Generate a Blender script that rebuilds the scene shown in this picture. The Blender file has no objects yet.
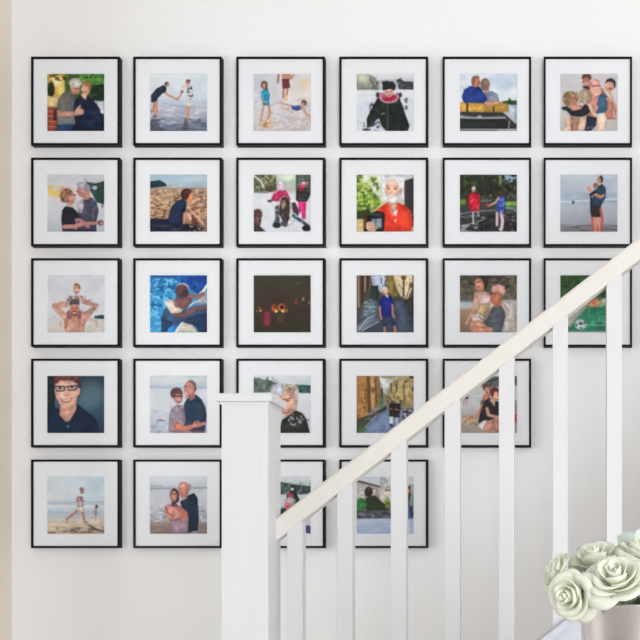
import bpy, bmesh, math, random
import numpy as np
from mathutils import Vector, Matrix, noise as mnoise

random.seed(7)
SC = bpy.context.scene
COL = SC.collection
F = 1000.0            # focal length in pixels of the 640 px frame
PX, PY = 550.0, 560.0 # principal point
EYE = 1.0             # camera height
D0 = 3.5              # camera to the back wall


def pt(px, py, d):
    return Vector(((px - PX) * d / F, -D0 + d, EYE - (py - PY) * d / F))


def lin(c):
    out = []
    for v in c[:3]:
        v = v / 255.0
        out.append(v / 12.92 if v <= 0.04045 else ((v + 0.055) / 1.055) ** 2.4)
    return tuple(out) + (1.0,)


# ------------------------------------------------------------------ materials
def new_mat(name):
    m = bpy.data.materials.new(name)
    m.use_nodes = True
    nt = m.node_tree
    b = nt.nodes['Principled BSDF']
    return m, nt, b


def paint(name, col, rough=0.6, bump=0.0, scale=(60, 60, 60), var=0.03, spec=0.5, metal=0.0, dist=0.001):
    m, nt, b = new_mat(name)
    b.inputs['Roughness'].default_value = rough
    b.inputs['Metallic'].default_value = metal
    b.inputs['Specular IOR Level'].default_value = spec
    tc = nt.nodes.new('ShaderNodeTexCoord')
    mp = nt.nodes.new('ShaderNodeMapping')
    mp.inputs['Scale'].default_value = scale
    nt.links.new(tc.outputs['Object'], mp.inputs['Vector'])
    nz = nt.nodes.new('ShaderNodeTexNoise')
    nz.inputs['Scale'].default_value = 1.0
    nz.inputs['Detail'].default_value = 4
    nt.links.new(mp.outputs['Vector'], nz.inputs['Vector'])
    rp = nt.nodes.new('ShaderNodeValToRGB')
    c = lin(col)
    rp.color_ramp.elements[0].position = 0.3
    rp.color_ramp.elements[1].position = 0.7
    rp.color_ramp.elements[0].color = tuple(x * (1 - var) for x in c[:3]) + (1,)
    rp.color_ramp.elements[1].color = tuple(min(1, x * (1 + var)) for x in c[:3]) + (1,)
    nt.links.new(nz.outputs['Fac'], rp.inputs['Fac'])
    nt.links.new(rp.outputs['Color'], b.inputs['Base Color'])
    if bump:
        bp = nt.nodes.new('ShaderNodeBump')
        bp.inputs['Strength'].default_value = bump
        bp.inputs['Distance'].default_value = dist
        nt.links.new(nz.outputs['Fac'], bp.inputs['Height'])
        nt.links.new(bp.outputs['Normal'], b.inputs['Normal'])
    return m


M_WALL = paint('wall_paint', (241, 241, 242), 0.75, 0.15, (120, 120, 120), 0.008, 0.2)
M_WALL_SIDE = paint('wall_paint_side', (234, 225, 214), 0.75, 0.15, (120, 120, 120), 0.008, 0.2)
M_CREAM = paint('cream_bounce_paint', (236, 229, 219), 0.75, 0.15, (120, 120, 120), 0.008, 0.2)  # unseen right wall, tinted cream to bounce warm light onto the newel
M_CEIL = paint('ceiling_paint', (200, 200, 200), 0.8, 0.1, (90, 90, 90), 0.01, 0.2)
M_NEWEL = paint('white_painted_grain', (216, 218, 221), 0.42, 1.0, (60, 60, 5), 0.008, 0.35, dist=0.0015)
M_RAIL = paint('white_rail_paint', (218, 214, 209), 0.4, 0.1, (30, 30, 30), 0.01, 0.4)
M_BAL = paint('white_baluster_paint', (212, 212, 215), 0.45, 0.15, (60, 60, 8), 0.008, 0.35)
M_KNEE = paint('pale_grey_knee_wall', (200, 202, 212), 0.6, 0.1, (60, 60, 60), 0.01, 0.3)  # even grey tone of the low stair wall and its cap
M_TRIM = paint('trim_paint', (238, 236, 232), 0.45, 0.05, (40, 40, 40), 0.01, 0.35)
M_BLACK = paint('black_lacquer', (7, 8, 12), 0.5, 0.1, (80, 80, 80), 0.15, 0.2)
M_MAT = paint('mat_board', (243, 244, 247), 0.9, 0.1, (300, 300, 300), 0.006, 0.1, dist=0.0003)
M_STEM = paint('stem_green', (92, 122, 70), 0.6, 0.1, (90, 90, 90), 0.15)
M_LEAF = paint('leaf_green', (104, 136, 96), 0.5, 0.3, (70, 70, 70), 0.2)
M_LEAF2 = paint('pale_leaf_green', (196, 206, 198), 0.5, 0.3, (70, 70, 70), 0.1)
M_TREAD = paint('oak_tread', (222, 216, 208), 0.4, 0.15, (4, 50, 50), 0.12)
M_TABLE = paint('walnut_table', (120, 84, 58), 0.4, 0.15, (5, 60, 60), 0.18)


def wood_floor():
    m, nt, b = new_mat('oak_floor_boards')
    tc = nt.nodes.new('ShaderNodeTexCoord')
    br = nt.nodes.new('ShaderNodeTexBrick')
    br.inputs['Scale'].default_value = 1.0
    br.inputs['Brick Width'].default_value = 1.4
    br.inputs['Row Height'].default_value = 0.13
    br.inputs['Mortar Size'].default_value = 0.002
    br.inputs['Color1'].default_value = lin((236, 232, 227))
    br.inputs['Color2'].default_value = lin((228, 223, 217))
    br.inputs['Mortar'].default_value = lin((170, 160, 150))
    nt.links.new(tc.outputs['Object'], br.inputs['Vector'])
    mp = nt.nodes.new('ShaderNodeMapping')
    mp.inputs['Scale'].default_value = (3, 60, 1)
    nt.links.new(tc.outputs['Object'], mp.inputs['Vector'])
    nz = nt.nodes.new('ShaderNodeTexNoise')
    nt.links.new(mp.outputs['Vector'], nz.inputs['Vector'])
    mx = nt.nodes.new('ShaderNodeMix')
    mx.data_type = 'RGBA'
    mx.blend_type = 'MULTIPLY'
    mx.inputs[0].default_value = 0.35
    nt.links.new(br.outputs['Color'], mx.inputs[6])
    nt.links.new(nz.outputs['Color'], mx.inputs[7])
    nt.links.new(mx.outputs[2], b.inputs['Base Color'])
    b.inputs['Roughness'].default_value = 0.45
    return m


M_FLOOR = wood_floor()


def petal_mat():
    m, nt, b = new_mat('rose_petal')
    tc = nt.nodes.new('ShaderNodeTexCoord')
    nz = nt.nodes.new('ShaderNodeTexNoise')
    nz.inputs['Scale'].default_value = 30
    nt.links.new(tc.outputs['Object'], nz.inputs['Vector'])
    rp = nt.nodes.new('ShaderNodeValToRGB')
    rp.color_ramp.elements[0].color = lin((253, 254, 248))
    rp.color_ramp.elements[1].color = lin((254, 254, 252))
    nt.links.new(nz.outputs['Fac'], rp.inputs['Fac'])
    nt.links.new(rp.outputs['Color'], b.inputs['Base Color'])
    b.inputs['Roughness'].default_value = 0.6
    b.inputs['Specular IOR Level'].default_value = 0.25
    tr = nt.nodes.new('ShaderNodeBsdfTranslucent')
    tr.inputs['Color'].default_value = lin((251, 254, 236))
    mx = nt.nodes.new('ShaderNodeMixShader')
    mx.inputs[0].default_value = 0.42
    nt.links.new(b.outputs[0], mx.inputs[1])
    nt.links.new(tr.outputs[0], mx.inputs[2])
    nt.links.new(mx.outputs[0], nt.nodes['Material Output'].inputs['Surface'])
    return m


M_PETAL = petal_mat()


def brushed():
    m, nt, b = new_mat('brushed_steel')
    b.inputs['Metallic'].default_value = 1.0
    b.inputs['Base Color'].default_value = lin((214, 210, 210))
    tc = nt.nodes.new('ShaderNodeTexCoord')
    mp = nt.nodes.new('ShaderNodeMapping')
    mp.inputs['Scale'].default_value = (20, 20, 1600)
    nt.links.new(tc.outputs['Object'], mp.inputs['Vector'])
    nz = nt.nodes.new('ShaderNodeTexNoise')
    nz.inputs['Scale'].default_value = 1.0
    nz.inputs['Detail'].default_value = 3
    nt.links.new(mp.outputs['Vector'], nz.inputs['Vector'])
    mr = nt.nodes.new('ShaderNodeMapRange')
    mr.inputs['To Min'].default_value = 0.16
    mr.inputs['To Max'].default_value = 0.22
    nt.links.new(nz.outputs['Fac'], mr.inputs['Value'])
    nt.links.new(mr.outputs[0], b.inputs['Roughness'])
    bp = nt.nodes.new('ShaderNodeBump')
    bp.inputs['Strength'].default_value = 0.03
    bp.inputs['Distance'].default_value = 0.0001
    nt.links.new(nz.outputs['Fac'], bp.inputs['Height'])
    nt.links.new(bp.outputs['Normal'], b.inputs['Normal'])
    return m


M_STEEL = brushed()


def glazing():
    m = bpy.data.materials.new('picture_glass')
    m.use_nodes = True
    nt = m.node_tree
    nt.nodes.remove(nt.nodes['Principled BSDF'])
    tr = nt.nodes.new('ShaderNodeBsdfTransparent')
    gl = nt.nodes.new('ShaderNodeBsdfGlossy')
    gl.inputs['Roughness'].default_value = 0.03
    fr = nt.nodes.new('ShaderNodeFresnel')
    fr.inputs['IOR'].default_value = 1.22
    mx = nt.nodes.new('ShaderNodeMixShader')
    nt.links.new(fr.outputs[0], mx.inputs[0])
    nt.links.new(tr.outputs[0], mx.inputs[1])
    nt.links.new(gl.outputs[0], mx.inputs[2])
    nt.links.new(mx.outputs[0], nt.nodes['Material Output'].inputs['Surface'])
    return m


M_GLASS = glazing()


def print_mat():
    m, nt, b = new_mat('photographic_print')
    at = nt.nodes.new('ShaderNodeAttribute')
    at.attribute_name = 'ink'
    nt.links.new(at.outputs['Color'], b.inputs['Base Color'])
    b.inputs['Roughness'].default_value = 0.6
    b.inputs['Specular IOR Level'].default_value = 0.2
    return m


M_PRINT = print_mat()


# ------------------------------------------------------------------ mesh helpers
def mesh_obj(name, verts, faces, mat, parent=None, smooth=False):
    me = bpy.data.meshes.new(name)
    me.from_pydata([tuple(v) for v in verts], [], faces)
    me.update()
    if mat:
        me.materials.append(mat)
    if smooth:
        me.polygons.foreach_set('use_smooth', [True] * len(me.polygons))
    o = bpy.data.objects.new(name, me)
    COL.objects.link(o)
    o.parent = parent
    return o


def bm_obj(name, bm, mat, parent=None, smooth=False):
    bmesh.ops.recalc_face_normals(bm, faces=bm.faces)
    me = bpy.data.meshes.new(name)
    bm.to_mesh(me)
    bm.free()
    me.materials.append(mat)
    if smooth:
        me.polygons.foreach_set('use_smooth', [True] * len(me.polygons))
    o = bpy.data.objects.new(name, me)
    COL.objects.link(o)
    o.parent = parent
    return o


def box(bm, x0, x1, y0, y1, z0, z1, bev=0.0):
    vs = [bm.verts.new((x, y, z)) for x in (x0, x1) for y in (y0, y1) for z in (z0, z1)]
    fs = [(0, 1, 3, 2), (4, 6, 7, 5), (0, 4, 5, 1), (2, 3, 7, 6), (0, 2, 6, 4), (1, 5, 7, 3)]
    faces = [bm.faces.new([vs[i] for i in f]) for f in fs]
    if bev:
        es = list({e for f in faces for e in f.edges})
        bmesh.ops.bevel(bm, geom=es, offset=bev, segments=2, profile=0.5, affect='EDGES')


def prism_y(bm, pts, y0, y1, bev=0.0):
    a = [bm.verts.new((x, y0, z)) for x, z in pts]
    b = [bm.verts.new((x, y1, z)) for x, z in pts]
    n = len(pts)
    faces = [bm.faces.new(a), bm.faces.new(list(reversed(b)))]
    for i in range(n):
        faces.append(bm.faces.new([a[i], b[i], b[(i + 1) % n], a[(i + 1) % n]]))
    if bev:
        es = list({e for f in faces for e in f.edges})
        bmesh.ops.bevel(bm, geom=es, offset=bev, segments=2, profile=0.5, affect='EDGES')


def lathe(bm, prof, seg=48, cx=0, cy=0):
    rings = []
    for r, z in prof:
        rings.append([bm.verts.new((cx + r * math.cos(2 * math.pi * k / seg), cy + r * math.sin(2 * math.pi * k / seg), z)) for k in range(seg)])
    for a, b in zip(rings, rings[1:]):
        for k in range(seg):
            bm.faces.new([a[k], a[(k + 1) % seg], b[(k + 1) % seg], b[k]])
    return rings


def tube(bm, pts, rad, seg=8):
    pts = [Vector(p) for p in pts]
    rings = []
    for i, p in enumerate(pts):
        t = (pts[min(i + 1, len(pts) - 1)] - pts[max(i - 1, 0)]).normalized()
        a = t.orthogonal().normalized() if i == 0 else (prev - t * prev.dot(t)).normalized()
        prev = a
        b = t.cross(a)
        r = rad[i] if isinstance(rad, (list, tuple)) else rad
        rings.append([bm.verts.new(p + (a * math.cos(2 * math.pi * k / seg) + b * math.sin(2 * math.pi * k / seg)) * r) for k in range(seg)])
    for a, b in zip(rings, rings[1:]):
        for k in range(seg):
            bm.faces.new([a[k], a[(k + 1) % seg], b[(k + 1) % seg], b[k]])
    bm.faces.new(list(reversed(rings[0])))
    bm.faces.new(rings[-1])


def empty(name, loc, label, cat, group=None):
    o = bpy.data.objects.new(name, None)
    o.empty_display_size = 0.05
    COL.objects.link(o)
    o.location = loc
    o['label'] = label
    o['category'] = cat
    if group:
        o['group'] = group
    return o


def structure(o, label=None):
    o['kind'] = 'structure'
    if label:
        o['label'] = label
    return o


# ------------------------------------------------------------------ the setting
XL = (12 - PX) * D0 / F      # left corner of the wall
XR, YB, ZC = 3.6, -6.2, 5.2
XW = -3.4                    # far side wall beyond the short return at the corner

bm = bmesh.new(); box(bm, XW - 0.12, XR + 0.12, 0, 0.12, -0.1, ZC + 0.1)
structure(bm_obj('wall_back', bm, M_WALL), 'off-white painted wall carrying the grid of framed photographs')
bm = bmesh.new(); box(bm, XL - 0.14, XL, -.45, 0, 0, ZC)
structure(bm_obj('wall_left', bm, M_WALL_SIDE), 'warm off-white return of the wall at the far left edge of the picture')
bm = bmesh.new(); box(bm, XW, XR, YB, 0, -0.1, 0)
structure(bm_obj('floor', bm, M_FLOOR), 'oak board floor')
bm = bmesh.new()
box(bm, XW, XR, YB, 0, ZC, ZC + 0.1)
structure(bm_obj('ceiling', bm, M_CEIL), 'white ceiling')


def pierced_wall(name, horiz, plane, thick, a0, a1, wa, wb, z0, z1, mat):
    bm = bmesh.new()
    segs = [(a0, wa, -0.1, ZC + 0.1), (wb, a1, -0.1, ZC + 0.1), (wa, wb, -0.1, z0), (wa, wb, z1, ZC + 0.1)]
    for (p, q, zz0, zz1) in segs:
        if horiz:
            box(bm, p, q, plane - thick, plane, zz0, zz1)
        else:
            box(bm, plane, plane + thick, p, q, zz0, zz1)
    return structure(bm_obj(name, bm, mat))


pierced_wall('wall_front', True, YB, 0.12, XW - 0.12, XR + 0.12, 1.0, 3.4, 0.05, 2.4, M_WALL)
pierced_wall('wall_side', False, XW - 0.12, 0.12, YB, 0.0, -2.8, -.8, 0.3, 2.1, M_WALL)
bm = bmesh.new(); box(bm, XR, XR + 0.12, YB, 0, -0.1, ZC + 0.1)
structure(bm_obj('wall_right', bm, M_CREAM))


def window(name, horiz, plane, wa, wb, z0, z1, n):
    bm = bmesh.new()
    t = 0.05
    def b(p, q, zz0, zz1):
        if horiz:
            box(bm, p, q, plane - 0.09, plane - 0.03, zz0, zz1)
        else:
            box(bm, plane + 0.03, plane + 0.09, p, q, zz0, zz1)
    b(wa, wb, z0, z0 + t); b(wa, wb, z1 - t, z1)
    for k in range(n + 1):
        c = wa + (wb - wa) * k / n
        c = min(max(c, wa + t / 2), wb - t / 2)
        b(c - t / 2, c + t / 2, z0 + t, z1 - t)
    return structure(bm_obj(name, bm, M_TRIM))


window('window_1', True, YB, 1.0, 3.4, 0.05, 2.4, 2)
window('window_2', False, XW - .12, -2.8, -.8, 0.3, 2.1, 2)

for nm, args in (('baseboard_back', (XL, -0.62, -0.016, 0.0, 0, 0.11)), ('baseboard_left', (XL, XL + 0.016, -.45, -0.016, 0, 0.11))):
    bm = bmesh.new(); box(bm, *args, bev=0.003)
    structure(bm_obj(nm, bm, M_TRIM))

# ------------------------------------------------------------------ photographs (drawn as ink on a fine grid)
NP = 104


class Pic:
    def __init__(s, rect):
        s.x0, s.y0, s.x1, s.y1 = rect
        u = np.linspace(s.x0, s.x1, NP)
        v = np.linspace(s.y0, s.y1, NP)
        s.X, s.Y = np.meshgrid(u, v)
        s.A = np.zeros((NP, NP, 3)) + 200.0
        s.k = 0

    def vnoise(s, sc, seed):
        rng = np.random.RandomState(seed % 99991)
        gx = int(340 / sc) + 5
        g = rng.uniform(-1, 1, (gx, gx))
        fx = np.clip((s.X - s.x0) / sc + 1, 0, gx - 2.01)
        fy = np.clip((s.Y - s.y0) / sc + 1, 0, gx - 2.01)
        ix, iy = fx.astype(int), fy.astype(int)
        tx, ty = fx - ix, fy - iy
        tx, ty = tx * tx * (3 - 2 * tx), ty * ty * (3 - 2 * ty)
        return (g[iy, ix] * (1 - tx) + g[iy, ix + 1] * tx) * (1 - ty) + (g[iy + 1, ix] * (1 - tx) + g[iy + 1, ix + 1] * tx) * ty

    def blend(s, c, a, sd=None):
        s.k += 1
        c = np.array(c, float) * np.ones(s.A.shape)
        if sd is not None and sd.min() < -9:
            f = 1 + .10 * s.vnoise(30, s.k * 17 + 5) + .10 * s.vnoise(12, s.k * 31 + 2) + .06 * s.vnoise(6, s.k * 13)
            depth = max(8.0, min(34.0, float(-sd.min())))
            f = f * (0.84 + .22 * np.clip(-sd / depth, 0, 1) ** .6)
            gy = np.clip((s.X - (s.X[sd < 0].mean() if (sd < 0).any() else 0)) / 90, -1, 1)
            f = f * (1 - .05 * gy)
            c = c * f[..., None] + (1 - f[..., None]) * np.array((-4., 0, 8.))
        s.A = s.A * (1 - a[..., None]) + c * a[..., None]
        return s

    def finish(s):
        A = s.A
        for _ in range(1):
            B = np.pad(A, ((1, 1), (1, 1), (0, 0)), mode='edge')
            A = .36 * A + .12 * (B[:-2, 1:-1] + B[2:, 1:-1] + B[1:-1, :-2] + B[1:-1, 2:]) + .04 * (B[:-2, :-2] + B[2:, 2:] + B[:-2, 2:] + B[2:, :-2])
        g = .012 * s.vnoise(7, 77) + .03 * s.vnoise(40, 78)
        s.A = A * (1 + g[..., None])

    def bg(s, *stops):
        ys = [q[0] for q in stops]
        for i in range(3):
            s.A[..., i] = np.interp(s.Y, ys, [q[1][i] for q in stops])
        return s

    def hg(s, c0, c1, x0, x1, y0=-9, y1=999, a=1.0):
        t = np.clip((s.X - x0) / (x1 - x0), 0, 1)[..., None]
        c = np.array(c0, float) * (1 - t) + np.array(c1, float) * t
        al = (((s.Y >= y0) & (s.Y <= y1)).astype(float) * a)[..., None]
        s.A = s.A * (1 - al) + c * al
        return s

    def P(s, c, pts, soft=4.0, a=1.0):
        pts = [(pts[i], pts[i + 1]) for i in range(0, len(pts), 2)]
        ins = np.zeros(s.X.shape, bool)
        dist = np.full(s.X.shape, 1e9)
        n = len(pts)
        for i in range(n):
            ax, ay = pts[i]
            bx, by = pts[(i + 1) % n]
            if ay != by:
                cond = ((ay > s.Y) != (by > s.Y)) & (s.X < (bx - ax) * (s.Y - ay) / (by - ay) + ax)
                ins ^= cond
            L = (bx - ax) ** 2 + (by - ay) ** 2 + 1e-9
            t = np.clip(((s.X - ax) * (bx - ax) + (s.Y - ay) * (by - ay)) / L, 0, 1)
            d = np.hypot(s.X - ax - t * (bx - ax), s.Y - ay - t * (by - ay))
            dist = np.minimum(dist, d)
        sd = np.where(ins, -dist, dist)
        return s.blend(c, np.clip(0.5 - sd / soft, 0, 1) * a, sd if soft < 10 else None)

    def E(s, c, cx, cy, rx, ry=None, rot=0, soft=4.0, a=1.0):
        ry = rx if ry is None else ry
        r = math.radians(rot)
        dx, dy = s.X - cx, s.Y - cy
        p = dx * math.cos(r) + dy * math.sin(r)
        q = -dx * math.sin(r) + dy * math.cos(r)
        k = np.sqrt((p / rx) ** 2 + (q / ry) ** 2)
        sd = (k - 1) * min(rx, ry)
        return s.blend(c, np.clip(0.5 - sd / soft, 0, 1) * a, sd if soft < 10 else None)

    def L(s, c, w, pts, soft=3.5, a=1.0):
        pts = [(pts[i], pts[i + 1]) for i in range(0, len(pts), 2)]
        dist = np.full(s.X.shape, 1e9)
        for (ax, ay), (bx, by) in zip(pts, pts[1:]):
            L = (bx - ax) ** 2 + (by - ay) ** 2 + 1e-9
            t = np.clip(((s.X - ax) * (bx - ax) + (s.Y - ay) * (by - ay)) / L, 0, 1)
            dist = np.minimum(dist, np.hypot(s.X - ax - t * (bx - ax), s.Y - ay - t * (by - ay)))
        return s.blend(c, np.clip(0.5 - (dist - w / 2) / soft, 0, 1) * a)

    def S(s, c, x0, y0, x1, y1, th=0.1, sx=9.0, sy=9.0, a=0.8):
        """irregular mottling of colour c inside a box"""
        s.k += 1
        seed = int(s.x0 * 3 + s.y0 * 7 + s.k * 131) % 997
        rng = np.random.RandomState(seed)
        gx, gy = int(400 / sx) + 4, int(400 / sy) + 4
        g = rng.uniform(-1, 1, (gy, gx))
        fx = np.clip((s.X - s.x0) / sx, 0, gx - 2.01)
        fy = np.clip((s.Y - s.y0) / sy, 0, gy - 2.01)
        ix, iy = fx.astype(int), fy.astype(int)
        tx, ty = fx - ix, fy - iy
        v = (g[iy, ix] * (1 - tx) + g[iy, ix + 1] * tx) * (1 - ty) + (g[iy + 1, ix] * (1 - tx) + g[iy + 1, ix + 1] * tx) * ty
        m = np.clip((v - th) * 3, 0, 1)
        e = 7.0
        box_ = np.clip((s.X - x0) / e + .5, 0, 1) * np.clip((x1 - s.X) / e + .5, 0, 1) * np.clip((s.Y - y0) / e + .5, 0, 1) * np.clip((y1 - s.Y) / e + .5, 0, 1)
        return s.blend(c, m * box_ * a)


SK = (212, 160, 138); SK2 = (184, 122, 100); SKL = (232, 194, 176); SKD = (140, 88, 70)
PICS = []


def pic(col, row, rect, label):
    p = Pic(rect)
    PICS.append((col, row, p, label))
    return p


# ---- row 1
p = pic(0, 0, (160, 134, 490, 466), 'black frame, photo of a couple hugging beside a brick step and garden greenery')
p.bg((134, (84, 120, 52)), (250, (60, 92, 46)), (330, (70, 90, 60)), (466, (50, 50, 60)))
p.P((216, 176, 84), [160, 134, 262, 134, 262, 215, 225, 300, 160, 330]).E((255, 236, 190), 215, 180, 34, 26, soft=30).E((250, 222, 140), 240, 230, 22, 30, soft=20)
p.S((60, 64, 26), 160, 134, 300, 175, 0.05, 12, 14).S((30, 40, 20), 250, 134, 345, 165, -0.2, 12, 9).E((30, 44, 26), 183, 225, 20, 46, soft=8)
p.P((226, 206, 160), [160, 262, 225, 262, 225, 328, 160, 328], a=.85)
p.P((84, 150, 62), [340, 134, 490, 134, 490, 215, 400, 200, 350, 160]).S((150, 190, 96), 340, 140, 490, 200, 0.1, 18, 12, .7).S((30, 58, 24), 360, 134, 490, 160, 0.1, 12, 10).P((26, 46, 28), [400, 205, 490, 190, 490, 292, 420, 285])
p.S((52, 84, 44), 400, 195, 490, 290, 0.2, 12, 10, .6)
p.P((205, 205, 210), [428, 290, 490, 290, 490, 372, 462, 352])
p.P((150, 74, 52), [160, 326, 222, 326, 222, 466, 160, 466]).L((196, 150, 120), 5, [160, 350, 218, 352]).L((196, 150, 120), 5, [160, 378, 218, 380]).L((196, 150, 120), 5, [160, 408, 212, 410]).L((190, 140, 110), 5, [160, 438, 212, 440]).P((70, 40, 46), [196, 345, 215, 345, 215, 405, 196, 405])
p.P((104, 106, 104), [222, 290, 246, 250, 285, 232, 320, 250, 330, 320, 315, 425, 222, 430, 216, 350]).S((130, 130, 128), 222, 250, 320, 420, 0.2, 14, 20, .5).P((130, 136, 136), [222, 382, 310, 372, 325, 425, 222, 430])
p.P((36, 62, 110), [214, 428, 300, 425, 320, 466, 212, 466])
p.P((20, 28, 56), [318, 290, 345, 262, 400, 262, 445, 310, 478, 360, 490, 466, 290, 466, 325, 420, 312, 350]).S((40, 54, 88), 320, 280, 480, 460, 0.25, 22, 16, .7)
p.E((226, 226, 230), 476, 350, 12, 14)
p.P(SK, [216, 346, 316, 352, 350, 330, 374, 352, 366, 370, 310, 378, 220, 384]).E((228, 182, 160), 346, 350, 26, 20).L((228, 182, 160), 9, [328, 342, 350, 318])
p.E((196, 140, 116), 322, 222, 29, 33).E((208, 204, 198), 322, 186, 36, 28, 10).P((208, 204, 198), [292, 190, 320, 182, 308, 216, 294, 216]).L((120, 70, 60), 4, [318, 218, 346, 222])
p.E((232, 184, 154), 382, 222, 26, 32).E((170, 120, 74), 392, 192, 26, 16, 20).E((172, 124, 78), 404, 208, 9, 22).P((226, 178, 150), [352, 250, 392, 248, 384, 284, 366, 276]).L((150, 60, 54), 3, [366, 236, 388, 238])

p = pic(1, 0, (152, 138, 484, 467), 'black frame, photo of two people bending and reaching for each other in shallow surf')
p.bg((138, (222, 228, 232)), (220, (212, 222, 230)), (300, (196, 204, 216)), (380, (172, 178, 192)), (467, (106, 112, 132)))
p.hg((232, 230, 228), (210, 224, 232), 152, 484, 138, 285, .45)
p.L((140, 158, 178), 6, [230, 306, 300, 322, 484, 334], a=.8).S((226, 222, 222), 152, 300, 484, 420, 0.2, 34, 7, .7).S((92, 100, 124), 152, 390, 484, 467, 0.0, 26, 7, .75).S((180, 186, 200), 152, 400, 484, 460, 0.3, 30, 6, .7)
p.P((70, 72, 92), [155, 405, 190, 400, 210, 440, 260, 467, 152, 467], a=.7).P((84, 76, 92), [350, 400, 372, 395, 372, 467, 340, 467], a=.7)
p.P((38, 50, 72), [158, 262, 190, 222, 232, 202, 248, 216, 246, 240, 222, 252, 196, 280, 192, 304, 160, 300]).E((88, 56, 50), 250, 197, 13, 13).E((206, 160, 140), 256, 202, 8, 9)
p.L((196, 130, 106), 9, [240, 246, 262, 262, 312, 284]).L((200, 136, 112), 9, [308, 286, 330, 260, 340, 238]).E((140, 90, 80), 338, 240, 9, 8)
p.L((204, 142, 120), 15, [186, 302, 192, 340, 182, 378]).L((190, 128, 108), 12, [178, 310, 172, 350, 160, 352]).E((90, 60, 64), 180, 382, 12, 5)
p.P((232, 232, 234), [362, 212, 384, 198, 400, 220, 396, 290, 366, 292]).S((40, 44, 66), 368, 205, 402, 290, -0.05, 8, 8, .9).E((190, 130, 108), 370, 186, 13, 15).E((110, 66, 54), 374, 178, 12, 8)
p.L((224, 180, 164), 9, [366, 208, 344, 208, 344, 218]).P((226, 218, 220), [362, 290, 392, 290, 384, 330, 360, 330]).L((214, 158, 140), 11, [368, 326, 366, 390]).L((206, 150, 134), 9, [378, 326, 374, 396])

p = pic(2, 0, (155, 140, 487, 472), 'black frame, photo of children in swimwear playing on wet sand below an adult')
p.bg((140, (206, 208, 216)), (250, (216, 216, 222)), (380, (214, 210, 212)), (472, (206, 198, 196)))
p.hg((200, 206, 220), (232, 222, 206), 155, 487, 140, 300, .6).E((236, 210, 170), 450, 205, 28, 24, soft=30, a=.7)
p.S((186, 178, 184), 155, 280, 487, 472, 0.1, 16, 10, .6).S((232, 228, 228), 155, 260, 487, 472, 0.2, 20, 10, .6).S((190, 176, 172), 360, 380, 487, 472, -0.1, 10, 8, .6)
p.E((120, 84, 60), 217, 204, 20, 24).E((206, 160, 136), 216, 210, 11, 15).P((120, 84, 60), [228, 200, 240, 232, 232, 246, 222, 236])
p.P((46, 154, 190), [200, 240, 222, 228, 240, 236, 250, 262, 244, 300, 252, 322, 214, 324, 206, 304, 198, 276]).L((206, 160, 136), 8, [206, 262, 208, 300, 232, 304]).S((70, 180, 210), 200, 236, 250, 320, .2, 12, 12, .6)
p.L((206, 160, 138), 13, [214, 326, 204, 372, 196, 418]).L((196, 148, 122), 13, [240, 324, 252, 366, 236, 400]).E((226, 186, 140), 234, 430, 34, 24, soft=16, a=.8).S((150, 110, 90), 190, 395, 265, 455, 0.2, 12, 9, .7)
p.P((196, 134, 112), [320, 140, 372, 140, 370, 166, 322, 166]).L((196, 134, 112), 9, [388, 146, 368, 172]).L((150, 100, 92), 10, [300, 140, 295, 190])
p.P((110, 52, 60), [320, 168, 360, 168, 366, 220, 344, 226, 322, 226]).L((170, 110, 84), 10, [330, 226, 326, 275]).L((180, 120, 92), 10, [352, 226, 346, 262]).L((226, 188, 130), 14, [338, 266, 346, 290])
p.L((206, 150, 120), 9, [310, 306, 346, 318, 384, 330]).L((214, 170, 140), 8, [320, 336, 352, 346, 360, 338]).P((60, 84, 140), [372, 326, 424, 322, 432, 342, 410, 354, 378, 346]).L((190, 140, 120), 10, [430, 330, 450, 340]).E((110, 74, 64), 446, 308, 16, 17).E((200, 154, 126), 440, 316, 9, 10).L((206, 164, 132), 14, [444, 345, 462, 376, 480, 384])

p = pic(3, 0, (155, 140, 487, 472), 'black frame, photo of a child in dark coat and pink scarf sitting in snow')
p.bg((140, (222, 224, 226)), (205, (206, 208, 212)), (240, (226, 228, 232)), (350, (218, 220, 230)), (472, (222, 222, 228)))
p.P((150, 152, 142), [155, 145, 225, 142, 262, 160, 282, 190, 280, 232, 155, 232]).E((214, 212, 190), 190, 165, 34, 26, soft=30).S((90, 94, 90), 230, 160, 290, 232, 0.0, 12, 12, .7)
p.P((170, 174, 178), [280, 178, 388, 170, 388, 228, 280, 230], a=.6).P((62, 66, 70), [386, 176, 410, 164, 430, 184, 487, 184, 487, 232, 400, 228]).S((150, 156, 160), 390, 170, 487, 225, 0.2, 12, 9, .7)
p.S((204, 208, 224), 155, 300, 280, 430, 0.1, 30, 20, .6).L((206, 210, 216), 5, [155, 262, 280, 262], a=.7)
p.P((34, 40, 38), [278, 276, 400, 274, 424, 330, 440, 382, 462, 440, 450, 472, 300, 470, 262, 440, 216, 452, 214, 400, 240, 346]).S((58, 64, 60), 230, 280, 450, 468, 0.2, 16, 14, .7).S((20, 24, 24), 230, 280, 450, 468, 0.3, 18, 20, .6)
p.P((220, 222, 232), [262, 410, 286, 396, 300, 440, 330, 472, 250, 472]).S((60, 66, 82), 196, 410, 290, 472, 0.1, 14, 8, .8).E((70, 76, 90), 212, 462, 22, 8).L((110, 112, 108), 4, [334, 320, 336, 460]).L((190, 190, 184), 5, [300, 370, 318, 370])
p.E((190, 130, 150), 298, 268, 22, 20).E((190, 130, 150), 392, 266, 18, 16).E((58, 50, 50), 278, 262, 10, 16).E((54, 48, 50), 408, 262, 10, 14)
p.E((226, 182, 196), 344, 284, 52, 26).E((176, 34, 66), 344, 278, 42, 24).S((232, 190, 204), 300, 262, 395, 300, 0.2, 10, 8, .7)
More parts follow.
